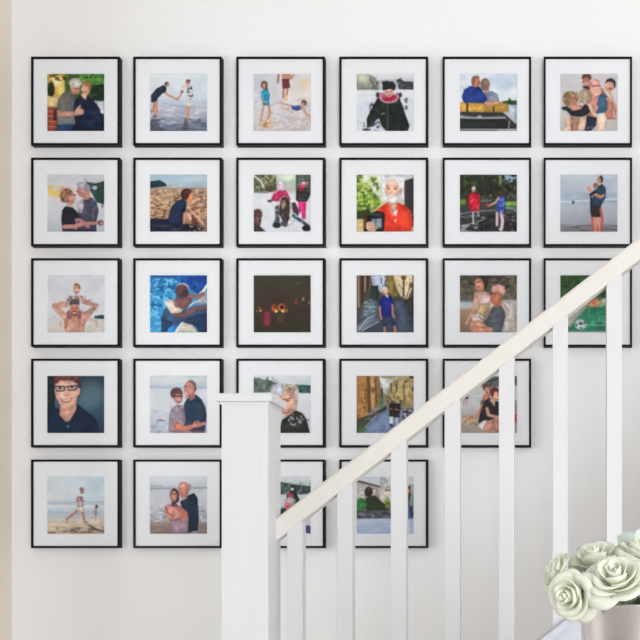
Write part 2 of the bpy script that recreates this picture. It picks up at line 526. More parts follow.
p.E((222, 180, 168), 342, 242, 28, 32).P((38, 40, 46), [306, 236, 306, 198, 330, 178, 342, 184, 366, 184, 382, 206, 376, 236, 350, 226, 326, 232]).E((40, 42, 48), 314, 192, 12, 10).E((60, 40, 40), 332, 244, 4, 3).E((60, 40, 40), 354, 244, 4, 3).E((176, 60, 80), 343, 262, 7, 3)

p = pic(4, 0, (156, 138, 488, 470), 'black frame, photo from behind of a couple seated on a yellow wood bench')
p.bg((138, (206, 216, 228)), (200, (216, 222, 230)), (290, (224, 228, 232)), (340, (204, 206, 210)), (470, (150, 154, 156)))
p.S((232, 234, 238), 156, 138, 488, 290, 0.0, 50, 26, .8).P((188, 204, 222), [300, 150, 420, 170, 488, 190, 488, 215, 400, 228, 330, 200], soft=24, a=.6)
p.P((46, 76, 48), [400, 298, 436, 292, 442, 276, 456, 292, 488, 292, 488, 318, 410, 316]).P((188, 202, 214), [430, 320, 488, 320, 488, 400, 450, 390])
p.P((128, 142, 162), [296, 250, 340, 236, 374, 254, 384, 292, 380, 310, 300, 310]).P((196, 150, 134), [292, 225, 326, 220, 330, 246, 300, 248]).E((134, 108, 90), 303, 200, 27, 36).E((160, 140, 124), 312, 185, 16, 18, a=.6)
p.P((40, 62, 138), [168, 270, 182, 232, 216, 208, 252, 212, 290, 238, 316, 282, 312, 312, 180, 306]).S((54, 80, 160), 176, 215, 310, 300, 0.2, 22, 18, .6).P((24, 40, 100), [230, 206, 268, 210, 290, 236, 260, 226])
p.E((196, 128, 106), 250, 186, 25, 30).P((146, 110, 96), [222, 176, 232, 152, 262, 148, 274, 160, 248, 166, 240, 206, 226, 200])
p.P((206, 150, 124), [302, 298, 372, 290, 402, 304, 392, 316, 322, 326, 296, 316])
p.P((200, 160, 78), [156, 304, 300, 308, 320, 330, 390, 308, 436, 308, 438, 360, 156, 358]).S((180, 138, 62), 156, 310, 436, 356, 0.1, 40, 7, .5).L((50, 44, 40), 11, [200, 308, 200, 400]).L((50, 44, 40), 9, [352, 330, 352, 400])
p.P((60, 62, 62), [156, 358, 410, 360, 470, 420, 488, 430, 488, 455, 156, 458]).P((184, 186, 192), [156, 376, 190, 384, 250, 388, 272, 376, 290, 388, 420, 386, 424, 396, 300, 398, 156, 394], soft=10).P((44, 48, 46), [156, 400, 420, 398, 450, 455, 156, 455]).L((206, 204, 200), 4, [410, 362, 480, 410]).L((150, 152, 148), 7, [445, 412, 438, 450]).L((190, 190, 190), 5, [156, 459, 488, 459]).L((40, 40, 40), 6, [156, 466, 370, 466])

p = pic(5, 0, (176, 136, 508, 469), 'black frame, photo of five people laughing in a heap on pale sand')
p.bg((136, (204, 200, 202)), (260, (208, 206, 210)), (380, (206, 202, 202)), (469, (190, 182, 178)))
p.P((190, 130, 114), [344, 180, 420, 220, 440, 250, 500, 330, 500, 400, 440, 400, 380, 440, 330, 380, 330, 250])
p.E((96, 64, 48), 330, 156, 28, 22).E((196, 134, 110), 326, 180, 21, 24).L((240, 230, 226), 5, [318, 192, 336, 192]).P((70, 50, 48), [304, 206, 344, 206, 348, 230, 312, 220])
p.E((226, 180, 164), 384, 226, 30, 42).E((222, 168, 156), 378, 188, 28, 22).L((90, 50, 60), 4, [362, 206, 408, 206]).E((200, 120, 110), 386, 240, 14, 6).E((236, 226, 222), 386, 238, 10, 3)
p.E((60, 42, 42), 468, 196, 30, 34).E((226, 176, 156), 462, 208, 26, 32).E((150, 60, 60), 466, 222, 9, 6).P((60, 42, 42), [438, 190, 446, 168, 494, 180, 498, 210, 484, 186, 458, 180])
p.P((66, 100, 128), [400, 262, 424, 248, 452, 268, 448, 350, 420, 370, 384, 364, 386, 320]).S((96, 134, 160), 385, 260, 450, 360, 0.15, 12, 14, .7)
p.L((216, 164, 144), 16, [462, 240, 480, 290, 470, 330, 492, 385]).L((206, 152, 132), 14, [446, 280, 490, 310, 505, 350]).L((120, 80, 70), 5, [476, 300, 474, 370])
p.E((150, 120, 86), 236, 280, 46, 44).S((198, 170, 130), 192, 240, 282, 320, 0.0, 12, 12, .8).S((104, 76, 52), 192, 240, 282, 320, 0.2, 12, 12, .8).E((200, 138, 118), 254, 284, 19, 26).L((110, 60, 60), 4, [240, 276, 268, 280])
p.E((172, 152, 128), 320, 264, 38, 42).S((206, 188, 160), 284, 226, 356, 304, 0.1, 12, 12, .7).S((120, 100, 80), 284, 226, 356, 304, 0.3, 12, 12, .7)
p.P((206, 150, 130), [222, 322, 250, 314, 310, 318, 300, 348, 270, 356, 240, 344]).P((38, 44, 46), [184, 330, 216, 322, 250, 350, 300, 340, 318, 310, 350, 326, 352, 356, 310, 388, 240, 380, 214, 350, 190, 344])
p.P(SKL, [206, 392, 240, 380, 240, 469, 200, 469]).P((170, 130, 114), [240, 384, 290, 390, 280, 469, 236, 469]).P(SKL, [290, 388, 326, 376, 330, 420, 316, 469, 276, 469]).L(SKL, 20, [346, 316, 360, 350, 378, 376]).P((52, 52, 70), [330, 376, 390, 390, 380, 440, 350, 469, 316, 469, 326, 420]).S((110, 150, 190), 330, 440, 370, 466, 0.1, 9, 9, .8)
p.P((236, 206, 190), [388, 372, 430, 362, 448, 400, 436, 469, 392, 469]).P((232, 228, 228), [384, 366, 430, 362, 440, 376, 392, 384], a=.7).L((216, 160, 140), 16, [360, 300, 390, 330, 372, 352])

# ---- row 2
p = pic(0, 1, (162, 140, 494, 470), 'black frame, photo of a curly-haired woman in black kissing a grey-haired man')
p.bg((140, (208, 208, 214)), (260, (220, 218, 220)), (380, (210, 212, 220)), (470, (188, 192, 204)))
p.S((230, 196, 110), 162, 205, 260, 275, -0.3, 16, 12, .8).E((238, 208, 120), 188, 242, 20, 22, soft=14).L((190, 160, 110), 5, [215, 215, 300, 215], a=.6)
p.P((46, 72, 66), [376, 160, 392, 182, 440, 192, 494, 176, 494, 312, 450, 300, 410, 230]).S((84, 110, 96), 390, 185, 494, 300, 0.25, 10, 10, .6).L((60, 66, 66), 6, [480, 300, 481, 330]).E((206, 206, 212), 436, 216, 16, 13)
p.P((70, 72, 92), [352, 330, 376, 280, 420, 272, 448, 300, 460, 350, 448, 400, 446, 470, 330, 470, 338, 380]).S((104, 104, 126), 355, 280, 455, 400, 0.0, 14, 18, .7).P((214, 206, 214), [330, 300, 366, 280, 378, 310, 362, 366, 340, 350])
p.S((120, 110, 130), 340, 290, 380, 370, 0.1, 7, 14, .7)
p.E((206, 150, 136), 372, 234, 38, 40, 20).P((196, 140, 124), [380, 250, 412, 256, 404, 284, 372, 288]).E((176, 172, 186), 368, 204, 36, 20, 15).E((160, 158, 174), 396, 216, 18, 22).L((110, 80, 90), 4, [330, 236, 360, 244])
p.E((150, 104, 86), 276, 260, 40, 40).S((196, 148, 112), 240, 222, 318, 300, 0.0, 12, 12, .8).S((100, 62, 54), 240, 222, 318, 300, 0.3, 12, 12, .8).E((216, 160, 140), 306, 276, 20, 32).L((70, 44, 50), 4, [296, 256, 328, 258]).P((212, 160, 140), [276, 296, 306, 304, 308, 326, 278, 322])
p.P((34, 36, 50), [250, 344, 268, 322, 312, 330, 340, 360, 352, 390, 330, 410, 320, 470, 252, 470, 244, 400]).L((206, 150, 140), 24, [262, 440, 320, 438, 372, 420]).L((196, 136, 124), 18, [390, 420, 430, 420, 476, 416]).E((84, 76, 96), 472, 418, 17, 16).E((206, 144, 130), 476, 420, 11, 12).L((190, 130, 126), 18, [330, 400, 350, 400, 400, 440]).P((56, 54, 78), [256, 458, 446, 452, 446, 470, 256, 470])

p = pic(1, 1, (152, 140, 484, 470), 'black frame, photo of a child in navy crouching in a field of dry leaves')
p.bg((140, (166, 194, 206)), (180, (180, 200, 210)), (215, (170, 180, 188)), (222, (170, 140, 118)), (300, (190, 158, 124)), (400, (172, 136, 104)), (470, (120, 94, 84)))
p.E((214, 222, 226), 420, 165, 60, 12, soft=20, a=.7).P((38, 58, 72), [152, 180, 180, 176, 210, 172, 240, 190, 258, 206, 152, 218]).S((226, 226, 222), 250, 192, 340, 214, 0, 14, 8, .8)
p.S((232, 206, 168), 152, 225, 484, 400, 0.05, 15, 9, .75).S((96, 66, 60), 152, 240, 484, 420, 0.15, 14, 9, .75).S((140, 80, 60), 380, 220, 484, 400, 0.0, 13, 11, .6).S((150, 112, 120), 380, 230, 484, 330, 0.1, 14, 10, .5)
p.P((30, 36, 58), [152, 392, 252, 396, 270, 420, 380, 424, 470, 440, 440, 470, 152, 470]).S((80, 84, 100), 160, 430, 370, 470, 0.1, 20, 7, .7).S((190, 150, 110), 380, 425, 484, 470, 0.0, 12, 10, .7)
p.P((36, 52, 84), [262, 372, 276, 326, 306, 292, 340, 278, 366, 296, 360, 346, 350, 426, 270, 426, 254, 406]).P((24, 32, 54), [332, 330, 356, 330, 344, 420, 328, 424])
p.E((66, 44, 50), 362, 254, 32, 34, 20).E((230, 150, 110), 384, 276, 18, 26, 20).E((240, 170, 110), 388, 250, 14, 12, a=.6).P((90, 52, 50), [344, 240, 372, 222, 398, 236, 384, 250, 366, 284, 350, 286])
p.P((206, 150, 126), [344, 360, 360, 350, 366, 400, 350, 426, 340, 420]).P((226, 180, 160), [372, 380, 388, 366, 396, 400, 380, 410]).L((226, 178, 150), 11, [384, 338, 420, 378, 460, 424]).P((110, 60, 60), [392, 370, 420, 400, 440, 430, 396, 430]).E((150, 80, 70), 400, 340, 12, 10)

p = pic(2, 1, (156, 145, 488, 476), 'black frame, photo of people in pink winter clothes with a shaggy dog in snow')
p.bg((145, (196, 204, 196)), (235, (188, 194, 188)), (262, (222, 224, 228)), (476, (220, 222, 230)))
p.P((110, 112, 84), [156, 145, 285, 145, 290, 240, 156, 246]).S((190, 180, 140), 156, 145, 290, 240, 0.1, 14, 12, .8).S((50, 60, 46), 156, 145, 290, 240, 0.25, 12, 12, .8).L((226, 226, 226), 9, [156, 150, 200, 186, 215, 220]).E((96, 80, 66), 250, 230, 26, 18)
p.E((224, 236, 214), 360, 160, 46, 22, soft=24).P((86, 100, 90), [400, 145, 488, 145, 488, 262, 460, 250, 400, 240]).S((170, 186, 176), 300, 170, 488, 250, 0.15, 12, 14, .6).S((40, 50, 50), 410, 150, 488, 262, 0.3, 10, 16, .7)
p.S((230, 230, 234), 156, 245, 280, 440, .1, 30, 20, .6).L((96, 96, 100), 5, [160, 246, 240, 250])
p.E((120, 84, 80), 182, 374, 25, 32).P((96, 66, 68), [156, 350, 180, 346, 204, 366, 202, 402, 196, 440, 156, 440]).S((160, 130, 130), 160, 390, 200, 440, 0.1, 8, 12, .7).P((60, 58, 60), [156, 438, 190, 440, 228, 474, 156, 476])
p.E((232, 206, 216), 316, 206, 28, 26).E((206, 226, 220), 314, 190, 16, 10).P((196, 44, 100), [276, 262, 300, 238, 344, 236, 358, 262, 370, 290, 300, 300, 262, 296]).S((226, 96, 140), 272, 240, 365, 300, 0.1, 12, 10, .6).L((190, 50, 96), 12, [276, 260, 262, 292]).E((60, 60, 66), 250, 298, 14, 7)
p.P((222, 206, 206), [308, 290, 330, 266, 354, 274, 372, 300, 386, 350, 400, 400, 380, 436, 340, 450, 290, 430, 276, 380])
p.E((64, 54, 52), 338, 312, 28, 40).P((70, 60, 56), [306, 320, 364, 330, 368, 390, 352, 424, 322, 410, 302, 370]).E((190, 150, 120), 330, 316, 14, 22).E((40, 34, 34), 324, 306, 4, 3).E((40, 34, 34), 342, 308, 4, 3)
p.P((70, 74, 84), [280, 330, 300, 320, 302, 380, 312, 430, 284, 450, 268, 430, 282, 400]).S((180, 180, 190), 276, 330, 330, 440, 0.1, 12, 12, .7).E((40, 42, 48), 290, 438, 24, 15).E((84, 92, 110), 334, 428, 20, 16).P((64, 60, 66), [376, 310, 396, 304, 418, 350, 414, 386, 386, 360])
p.P((216, 226, 236), [360, 370, 400, 370, 420, 400, 396, 410, 376, 440]).L((60, 66, 80), 18, [386, 382, 430, 412, 470, 440]).S((190, 206, 220), 380, 380, 440, 430, 0.1, 10, 8, .7).E((36, 36, 42), 462, 454, 26, 18)
p.E((206, 90, 120), 442, 204, 22, 18).E((230, 206, 210), 446, 194, 12, 9).P((54, 48, 50), [402, 240, 424, 222, 466, 222, 484, 262, 466, 300, 412, 302, 400, 290]).E((176, 30, 60), 432, 230, 16, 10).S((90, 84, 84), 406, 230, 470, 296, 0.2, 10, 10, .6)
p.P((226, 44, 130), [414, 302, 460, 302, 458, 350, 456, 404, 438, 402, 430, 350, 420, 376]).P((236, 90, 160), [424, 306, 440, 306, 438, 350, 426, 346], a=.6)

p = pic(3, 1, (154, 145, 487, 475), 'black frame, photo of a bearded man in a red polo shirt holding a cup')
p.bg((145, (214, 222, 214)), (250, (206, 214, 190)), (475, (190, 190, 150)))
p.P((130, 160, 66), [154, 150, 190, 150, 210, 190, 250, 230, 300, 310, 260, 350, 154, 400]).S((206, 214, 120), 154, 150, 310, 370, 0.05, 18, 14, .8).S((64, 96, 36), 154, 160, 290, 400, 0.2, 15, 13, .8).S((240, 244, 234), 190, 150, 310, 290, 0.05, 26, 22, .8).S((40, 50, 30), 154, 145, 190, 165, -0.2, 8, 8).P((54, 66, 36), [154, 360, 230, 340, 240, 380, 210, 400, 154, 400]).P((214, 196, 140), [154, 404, 200, 404, 200, 475, 154, 475])
p.P((220, 220, 224), [296, 145, 487, 145, 487, 210, 440, 300, 300, 300]).P((54, 54, 56), [432, 178, 487, 162, 487, 390, 460, 350, 432, 330]).L((190, 176, 156), 5, [432, 180, 487, 162]).P((100, 90, 84), [436, 190, 446, 188, 446, 320, 436, 320], a=.5).P((30, 30, 32), [472, 380, 487, 380, 487, 440, 480, 440])
p.P((226, 68, 46), [246, 368, 290, 334, 330, 306, 396, 306, 440, 326, 468, 350, 484, 430, 468, 470, 312, 475, 316, 380, 262, 380]).S((200, 48, 34), 300, 320, 480, 470, 0.2, 26, 20, .5).P((242, 96, 60), [400, 360, 460, 360, 470, 430, 420, 430], soft=20, a=.4)
p.P((204, 160, 140), [338, 296, 392, 300, 390, 350, 368, 372, 346, 340]).P((236, 232, 236), [340, 340, 366, 364, 394, 344, 386, 384, 366, 380]).L((246, 110, 80), 5, [334, 310, 352, 350, 378, 384]).E((232, 220, 210), 380, 410, 6, 8)
p.E((226, 182, 160), 361, 234, 43, 62).E((234, 208, 196), 360, 190, 32, 16, soft=16).P((236, 232, 230), [394, 178, 406, 206, 408, 236, 400, 232, 396, 204]).E((206, 150, 130), 409, 244, 7, 18)
p.P((232, 232, 234), [324, 262, 332, 276, 340, 262, 360, 256, 382, 262, 396, 254, 402, 240, 400, 282, 384, 308, 350, 308, 332, 290], soft=6).E((206, 130, 116), 358, 271, 15, 6).E((244, 238, 234), 358, 269, 13, 4).L((196, 190, 190), 5, [338, 262, 358, 258, 380, 262])
p.E((120, 92, 88), 340, 226, 8, 5).E((120, 92, 88), 379, 226, 8, 5).L((170, 126, 112), 4, [328, 213, 350, 212]).L((170, 126, 112), 4, [368, 212, 392, 213]).E((236, 190, 166), 355, 240, 8, 11, soft=6).L((190, 136, 118), 3, [346, 250, 364, 250])
p.P((30, 30, 34), [196, 384, 242, 380, 246, 364, 270, 354, 310, 360, 320, 376, 312, 475, 196, 475]).P((60, 62, 70), [240, 380, 250, 366, 300, 366, 306, 384, 280, 392]).P((150, 158, 172), [242, 400, 302, 396, 302, 450, 250, 460]).P((92, 100, 112), [262, 400, 272, 400, 270, 456, 262, 458]).P((120, 56, 40), [198, 386, 214, 386, 210, 460, 198, 460])
p.P((226, 184, 164), [212, 420, 240, 412, 262, 430, 276, 456, 260, 475, 222, 475, 210, 450]).L((190, 140, 124), 3, [216, 436, 256, 438]).L((190, 140, 124), 3, [218, 454, 262, 456])

p = pic(4, 1, (156, 145, 488, 472), 'black frame, photo of two walkers in red and blue reaching hands on a shaded road')
p.bg((145, (48, 54, 38)), (240, (44, 48, 38)), (300, (64, 66, 58)), (350, (62, 66, 68)), (472, (50, 50, 50)))
p.S((84, 110, 50), 156, 145, 300, 300, 0.2, 12, 24, .7).S((100, 120, 70), 350, 150, 488, 300, 0.2, 14, 16, .7).S((26, 30, 22), 156, 145, 488, 280, 0.2, 18, 22, .7).P((150, 160, 110), [378, 150, 402, 150, 400, 200, 384, 196], a=.7).S((160, 190, 214), 410, 145, 488, 190, -0.1, 12, 10, .9).E((30, 34, 30), 470, 150, 20, 8)
p.P((110, 150, 60), [156, 286, 190, 284, 196, 316, 156, 320]).P((130, 176, 70), [418, 300, 488, 296, 488, 326, 420, 330]).S((50, 80, 36), 418, 320, 488, 370, 0, 14, 9, .7)
p.S((150, 154, 160), 240, 256, 340, 300, 0.1, 26, 7, .7).S((170, 176, 184), 156, 330, 488, 400, 0.35, 46, 8, .7).L((180, 186, 190), 7, [158, 372, 220, 358, 300, 352, 400, 346], a=.6).L((190, 192, 196), 6, [160, 440, 210, 428, 300, 400, 370, 400], a=.7).S((200, 200, 206), 156, 420, 260, 472, 0.0, 30, 10, .7).S((30, 28, 28), 270, 370, 488, 472, -0.1, 14, 9, .7).S((150, 140, 140), 400, 400, 488, 472, 0.35, 14, 9, .7)
p.L((200, 196, 204), 9, [232, 358, 236, 424]).L((190, 180, 190), 8, [262, 360, 266, 380]).L((70, 60, 64), 8, [248, 366, 248, 440]).P((196, 32, 54), [204, 268, 222, 250, 268, 250, 278, 290, 268, 352, 220, 358, 204, 310]).S((232, 100, 110), 206, 260, 274, 350, 0.2, 12, 14, .7).P((140, 20, 50), [204, 270, 216, 262, 212, 330, 200, 304]).E((210, 200, 190), 237, 226, 12, 15).E((190, 140, 120), 236, 240, 9, 7)
p.E((84, 60, 44), 398, 250, 20, 18).P((56, 78, 160), [378, 280, 396, 258, 418, 270, 420, 320, 414, 362, 370, 362, 366, 320]).S((130, 150, 210), 372, 270, 418, 360, 0.2, 10, 12, .8).L((214, 172, 140), 10, [382, 276, 362, 306, 322, 324]).E((196, 70, 90), 318, 318, 14, 7).L((222, 196, 200), 15, [372, 364, 372, 432]).L((226, 206, 216), 18, [396, 370, 404, 410, 396, 460]).E((200, 200, 214), 392, 456, 12, 8).L((190, 160, 160), 10, [392, 370, 412, 378])

p = pic(5, 1, (176, 142, 508, 472), 'black frame, photo of a couple standing and hugging on a grey beach')
p.bg((142, (196, 202, 210)), (240, (186, 194, 206)), (258, (164, 178, 196)), (296, (176, 188, 204)), (330, (184, 188, 198)), (420, (164, 168, 178)), (472, (118, 114, 120)))
p.L((216, 220, 226), 8, [176, 300, 508, 282]).L((140, 140, 146), 4, [440, 296, 508, 300]).S((206, 210, 218), 176, 260, 340, 330, 0.1, 40, 6, .6).S((96, 92, 96), 176, 430, 508, 472, 0.0, 44, 6, .6).E((70, 80, 104), 252, 302, 8, 10)
p.P((34, 38, 56), [350, 262, 372, 290, 360, 400, 350, 350]).P((44, 66, 84), [388, 212, 420, 196, 440, 220, 440, 276, 424, 300, 410, 330, 360, 330, 366, 260]).S((64, 90, 110), 370, 210, 436, 320, 0.1, 14, 16, .6)
p.P((52, 46, 42), [360, 318, 412, 318, 412, 386, 358, 388]).L((230, 138, 110), 15, [372, 392, 382, 440, 380, 470]).L((230, 140, 112), 14, [398, 392, 406, 430, 404, 470]).L((196, 106, 90), 12, [362, 390, 366, 466]).L((190, 96, 84), 14, [410, 340, 420, 400, 414, 460])
p.E((34, 32, 40), 412, 170, 13, 20).E((222, 150, 120), 402, 176, 12, 18).E((196, 140, 120), 382, 208, 15, 18).E((140, 96, 84), 380, 204, 12, 12, a=.7).L((222, 150, 120), 14, [342, 228, 366, 252, 392, 262]).E((224, 140, 116), 342, 222, 11, 12).P((34, 36, 48), [344, 256, 376, 232, 388, 244, 350, 270]).L((214, 140, 116), 15, [392, 262, 410, 272, 428, 262])

# ---- row 3
p = pic(0, 2, (162, 144, 490, 472), 'black frame, photo of a small child riding on the shoulders of a shirtless man')
p.bg((144, (216, 218, 224)), (370, (220, 222, 228)), (400, (214, 216, 220)), (430, (222, 214, 208)), (472, (206, 200, 196)))
p.P((40, 70, 70), [430, 378, 455, 374, 475, 370, 490, 376, 490, 394, 436, 392]).S((206, 196, 186), 380, 400, 490, 460, 0, 30, 8, .6)
p.P((218, 168, 150), [192, 308, 250, 292, 286, 300, 280, 330, 236, 328, 262, 356, 300, 356, 352, 352, 384, 350, 424, 322, 384, 314, 356, 300, 380, 290, 426, 300, 460, 314, 440, 340, 392, 396, 376, 430, 376, 472, 264, 472, 264, 440, 256, 396, 210, 350, 192, 326])
p.S((196, 140, 122), 200, 300, 450, 470, 0.25, 26, 20, .5).L((190, 132, 116), 4, [320, 400, 322, 460], a=.6).S((170, 106, 90), 255, 360, 390, 380, .2, 20, 8, .5)
p.L((190, 130, 120), 18, [286, 350, 276, 400, 268, 440]).L((196, 136, 124), 18, [348, 352, 346, 400, 344, 436]).E((120, 90, 110), 290, 372, 14, 24, a=.7).E((130, 96, 116), 346, 370, 12, 24, a=.7)
p.E((210, 150, 128), 319, 340, 26, 46).P((84, 76, 90), [290, 320, 292, 288, 318, 278, 346, 286, 348, 316, 334, 308, 302, 310]).E((150, 84, 74), 318, 362, 18, 16).E((238, 226, 222), 318, 360, 12, 4).L((90, 56, 54), 4, [302, 334, 314, 334]).L((90, 56, 54), 4, [324, 334, 340, 334])
p.P((224, 190, 176), [288, 268, 350, 260, 372, 280, 352, 300, 346, 284, 318, 276, 292, 290, 270, 294]).S((120, 96, 110), 272, 262, 380, 298, 0.0, 10, 9, .8).L((190, 130, 120), 10, [360, 280, 384, 290, 410, 288])
p.E((226, 176, 158), 331, 222, 20, 32).P((150, 110, 90), [312, 208, 322, 188, 344, 194, 354, 216, 350, 228, 336, 206]).L((150, 80, 70), 4, [322, 240, 340, 240]).L((90, 60, 56), 4, [320, 216, 344, 218])

p = pic(1, 2, (152, 142, 484, 472), 'black frame, photo of a swimmer leaning on the edge of a bright blue pool')
p.bg((142, (44, 128, 188)), (300, (64, 158, 210)), (472, (70, 160, 206)))
p.S((130, 210, 236), 152, 150, 310, 460, 0.0, 18, 12, .8).S((22, 80, 140), 152, 150, 330, 350, 0.15, 16, 10, .8).S((190, 232, 244), 160, 170, 300, 300, 0.4, 14, 10, .8).P((20, 60, 130), [152, 142, 320, 142, 300, 160, 152, 152], a=.7)
p.P((36, 90, 170), [318, 142, 484, 142, 484, 220, 430, 250, 380, 220, 340, 190]).S((24, 60, 140), 330, 145, 484, 230, 0.1, 26, 22, .7)
p.P((60, 90, 124), [240, 330, 300, 350, 484, 330, 484, 472, 430, 472, 420, 440, 340, 410, 300, 440, 280, 472, 216, 472, 220, 380]).P((40, 62, 96), [360, 390, 420, 370, 484, 360, 484, 470, 440, 470, 410, 430, 350, 410]).P((46, 70, 110), [216, 378, 250, 400, 290, 410, 250, 460, 222, 470]).P((50, 140, 206), [262, 440, 300, 424, 300, 470, 250, 470])
p.P((214, 206, 190), [292, 472, 338, 410, 400, 430, 432, 472]).P((236, 236, 236), [292, 472, 334, 412, 344, 414, 308, 472])
p.P((240, 240, 240), [430, 248, 455, 228, 484, 184, 484, 210, 462, 246]).P((176, 176, 186), [470, 240, 484, 234, 484, 300, 430, 310, 410, 300])
p.P((128, 92, 92), [300, 272, 370, 256, 400, 262, 392, 300, 360, 340, 310, 350, 286, 310]).P((170, 100, 100), [290, 286, 312, 276, 316, 320, 296, 316], a=.6).L((150, 106, 104), 24, [376, 258, 420, 268, 460, 250]).P((124, 90, 92), [270, 352, 340, 360, 400, 320, 484, 310, 484, 336, 420, 350, 340, 392, 290, 384]).L((226, 222, 226), 7, [380, 320, 410, 296, 450, 286])
p.P((240, 226, 214), [236, 294, 268, 282, 292, 288, 296, 320, 344, 338, 330, 358, 276, 360, 254, 330]).L((214, 160, 120), 6, [270, 320, 290, 350, 330, 352], a=.6)
p.E((196, 190, 196), 340, 222, 40, 36).E((98, 72, 74), 336, 232, 38, 36, 15).E((70, 52, 62), 356, 248, 22, 20, a=.7)

p = pic(2, 2, (156, 148, 487, 479), 'black frame, very dark photo of a table of people lit by birthday candles')
p.bg((148, (68, 64, 56)), (240, (70, 62, 52)), (330, (66, 55, 47)), (479, (57, 53, 45)))
p.S((70, 56, 48), 165, 220, 300, 330, 0.1, 22, 20, .6).L((62, 54, 46), 6, [160, 212, 300, 212], a=.6).S((66, 40, 30), 250, 240, 370, 310, 0.2, 18, 18, .6).L((120, 112, 100), 4, [390, 195, 428, 196])
p.E((226, 110, 40), 275, 338, 14, 18, soft=12).E((70, 30, 20), 278, 334, 6, 9).E((226, 120, 50), 318, 334, 20, 22, soft=12).E((60, 30, 22), 320, 332, 12, 12).E((255, 214, 140), 287, 356, 8, 8).E((255, 220, 150), 326, 356, 8, 8).E((226, 130, 70), 346, 352, 6, 8, soft=8)
p.E((236, 196, 130), 197, 353, 6, 6).E((200, 150, 90), 176, 356, 4, 4).E((150, 90, 50), 190, 338, 10, 6, soft=8)
p.P((150, 48, 80), [214, 370, 232, 356, 252, 366, 254, 420, 240, 442, 216, 434], soft=12).P((100, 74, 50), [290, 372, 330, 368, 332, 420, 296, 420], soft=18, a=.7).L((110, 40, 40), 4, [260, 356, 268, 376])
p.E((170, 60, 50), 401, 305, 5, 14, soft=8).E((170, 160, 130), 442, 286, 5, 10, soft=6).E((150, 150, 120), 476, 306, 4, 8, soft=6).E((140, 90, 60), 400, 290, 4, 4)

p = pic(3, 2, (156, 148, 487, 479), 'black frame, photo of man in blue polo shirt standing in narrow old street')
p.bg((148, (120, 110, 90)), (260, (84, 80, 70)), (340, (80, 88, 98)), (479, (64, 70, 86)))
p.P((92, 74, 62), [156, 148, 236, 148, 236, 230, 200, 300, 156, 410]).L((166, 140, 120), 9, [168, 150, 170, 330]).L((190, 160, 130), 6, [205, 150, 206, 240]).L((40, 34, 34), 9, [190, 148, 190, 300]).L((40, 34, 30), 6, [222, 148, 222, 230]).L((150, 110, 70), 5, [232, 200, 232, 240])
p.P((176, 186, 206), [240, 148, 320, 148, 330, 200, 300, 250, 250, 210]).S((214, 220, 230), 240, 148, 325, 210, 0, 14, 14, .7).L((60, 70, 96), 6, [300, 165, 300, 195]).L((70, 80, 100), 6, [322, 180, 322, 210]).P((50, 58, 54), [236, 212, 280, 206, 290, 300, 230, 300])
p.P((120, 104, 54), [330, 148, 366, 148, 380, 220, 400, 260, 380, 290, 345, 260]).S((180, 150, 80), 330, 150, 400, 280, 0.1, 12, 16, .7).P((222, 206, 170), [370, 148, 487, 148, 487, 200, 450, 290, 410, 270, 384, 220]).L((70, 60, 40), 9, [428, 150, 428, 270]).E((96, 80, 44), 428, 164, 14, 14).L((110, 90, 60), 6, [470, 190, 440, 290]).E((120, 90, 60), 472, 208, 14, 14).L((120, 100, 70), 5, [400, 200, 430, 240]).P((60, 56, 54), [430, 296, 487, 270, 487, 400, 440, 350]).L((30, 30, 40), 8, [484, 148, 484, 479]).P((70, 66, 60), [370, 270, 420, 280, 440, 330, 380, 310])
p.P((96, 114, 124), [204, 300, 240, 280, 270, 300, 278, 380, 220, 390, 180, 400]).S((160, 180, 180), 196, 296, 272, 380, 0.2, 26, 9, .8).P((116, 126, 140), [156, 440, 220, 388, 284, 392, 284, 412, 200, 468, 156, 479]).L((200, 204, 210), 5, [170, 462, 220, 396, 262, 380]).L((190, 196, 204), 4, [190, 468, 284, 416])
p.P((74, 84, 104), [370, 290, 430, 300, 470, 390, 487, 479, 390, 479]).L((110, 120, 140), 4, [380, 300, 440, 440], a=.5)
p.P((30, 40, 120), [286, 300, 306, 268, 350, 262, 368, 284, 372, 320, 358, 386, 300, 390, 296, 330, 282, 326]).S((50, 64, 156), 290, 270, 368, 380, 0.15, 16, 18, .6).P((52, 64, 96), [300, 386, 360, 384, 390, 436, 384, 446, 360, 444, 340, 420, 326, 450, 306, 450]).L((206, 140, 116), 10, [290, 330, 294, 380, 300, 400]).L((206, 140, 116), 10, [364, 320, 364, 370, 372, 390]).L((206, 140, 116), 11, [318, 450, 318, 474]).L((206, 140, 116), 12, [376, 444, 380, 474])
p.E((222, 168, 146), 322, 238, 18, 22).E((214, 206, 200), 318, 224, 16, 10).P((220, 220, 230), [318, 262, 340, 260, 336, 280])

p = pic(4, 2, (156, 148, 488, 478), 'black frame, photo of man in grey lifting laughing child')
p.bg((148, (78, 72, 60)), (290, (104, 98, 86)), (308, (176, 190, 200)), (330, (190, 196, 196)), (350, (168, 142, 118)), (478, (132, 108, 90)))
p.S((136, 122, 98), 156, 155, 488, 290, 0.15, 18, 14, .7).S((44, 46, 36), 156, 150, 488, 280, 0.2, 15, 13, .7).P((196, 188, 182), [400, 290, 488, 288, 488, 478, 400, 478]).S((176, 164, 156), 410, 300, 488, 470, 0.2, 24, 14, .5).L((120, 110, 96), 8, [400, 284, 488, 286]).L((206, 196, 150), 3, [430, 158, 470, 160])
p.E((60, 46, 40), 282, 192, 38, 40).P((60, 46, 40), [300, 170, 320, 190, 314, 230, 300, 224]).E((222, 160, 136), 270, 204, 26, 40, -15).E((190, 100, 80), 264, 214, 12, 6, -20).L((70, 44, 40), 4, [252, 190, 278, 186])
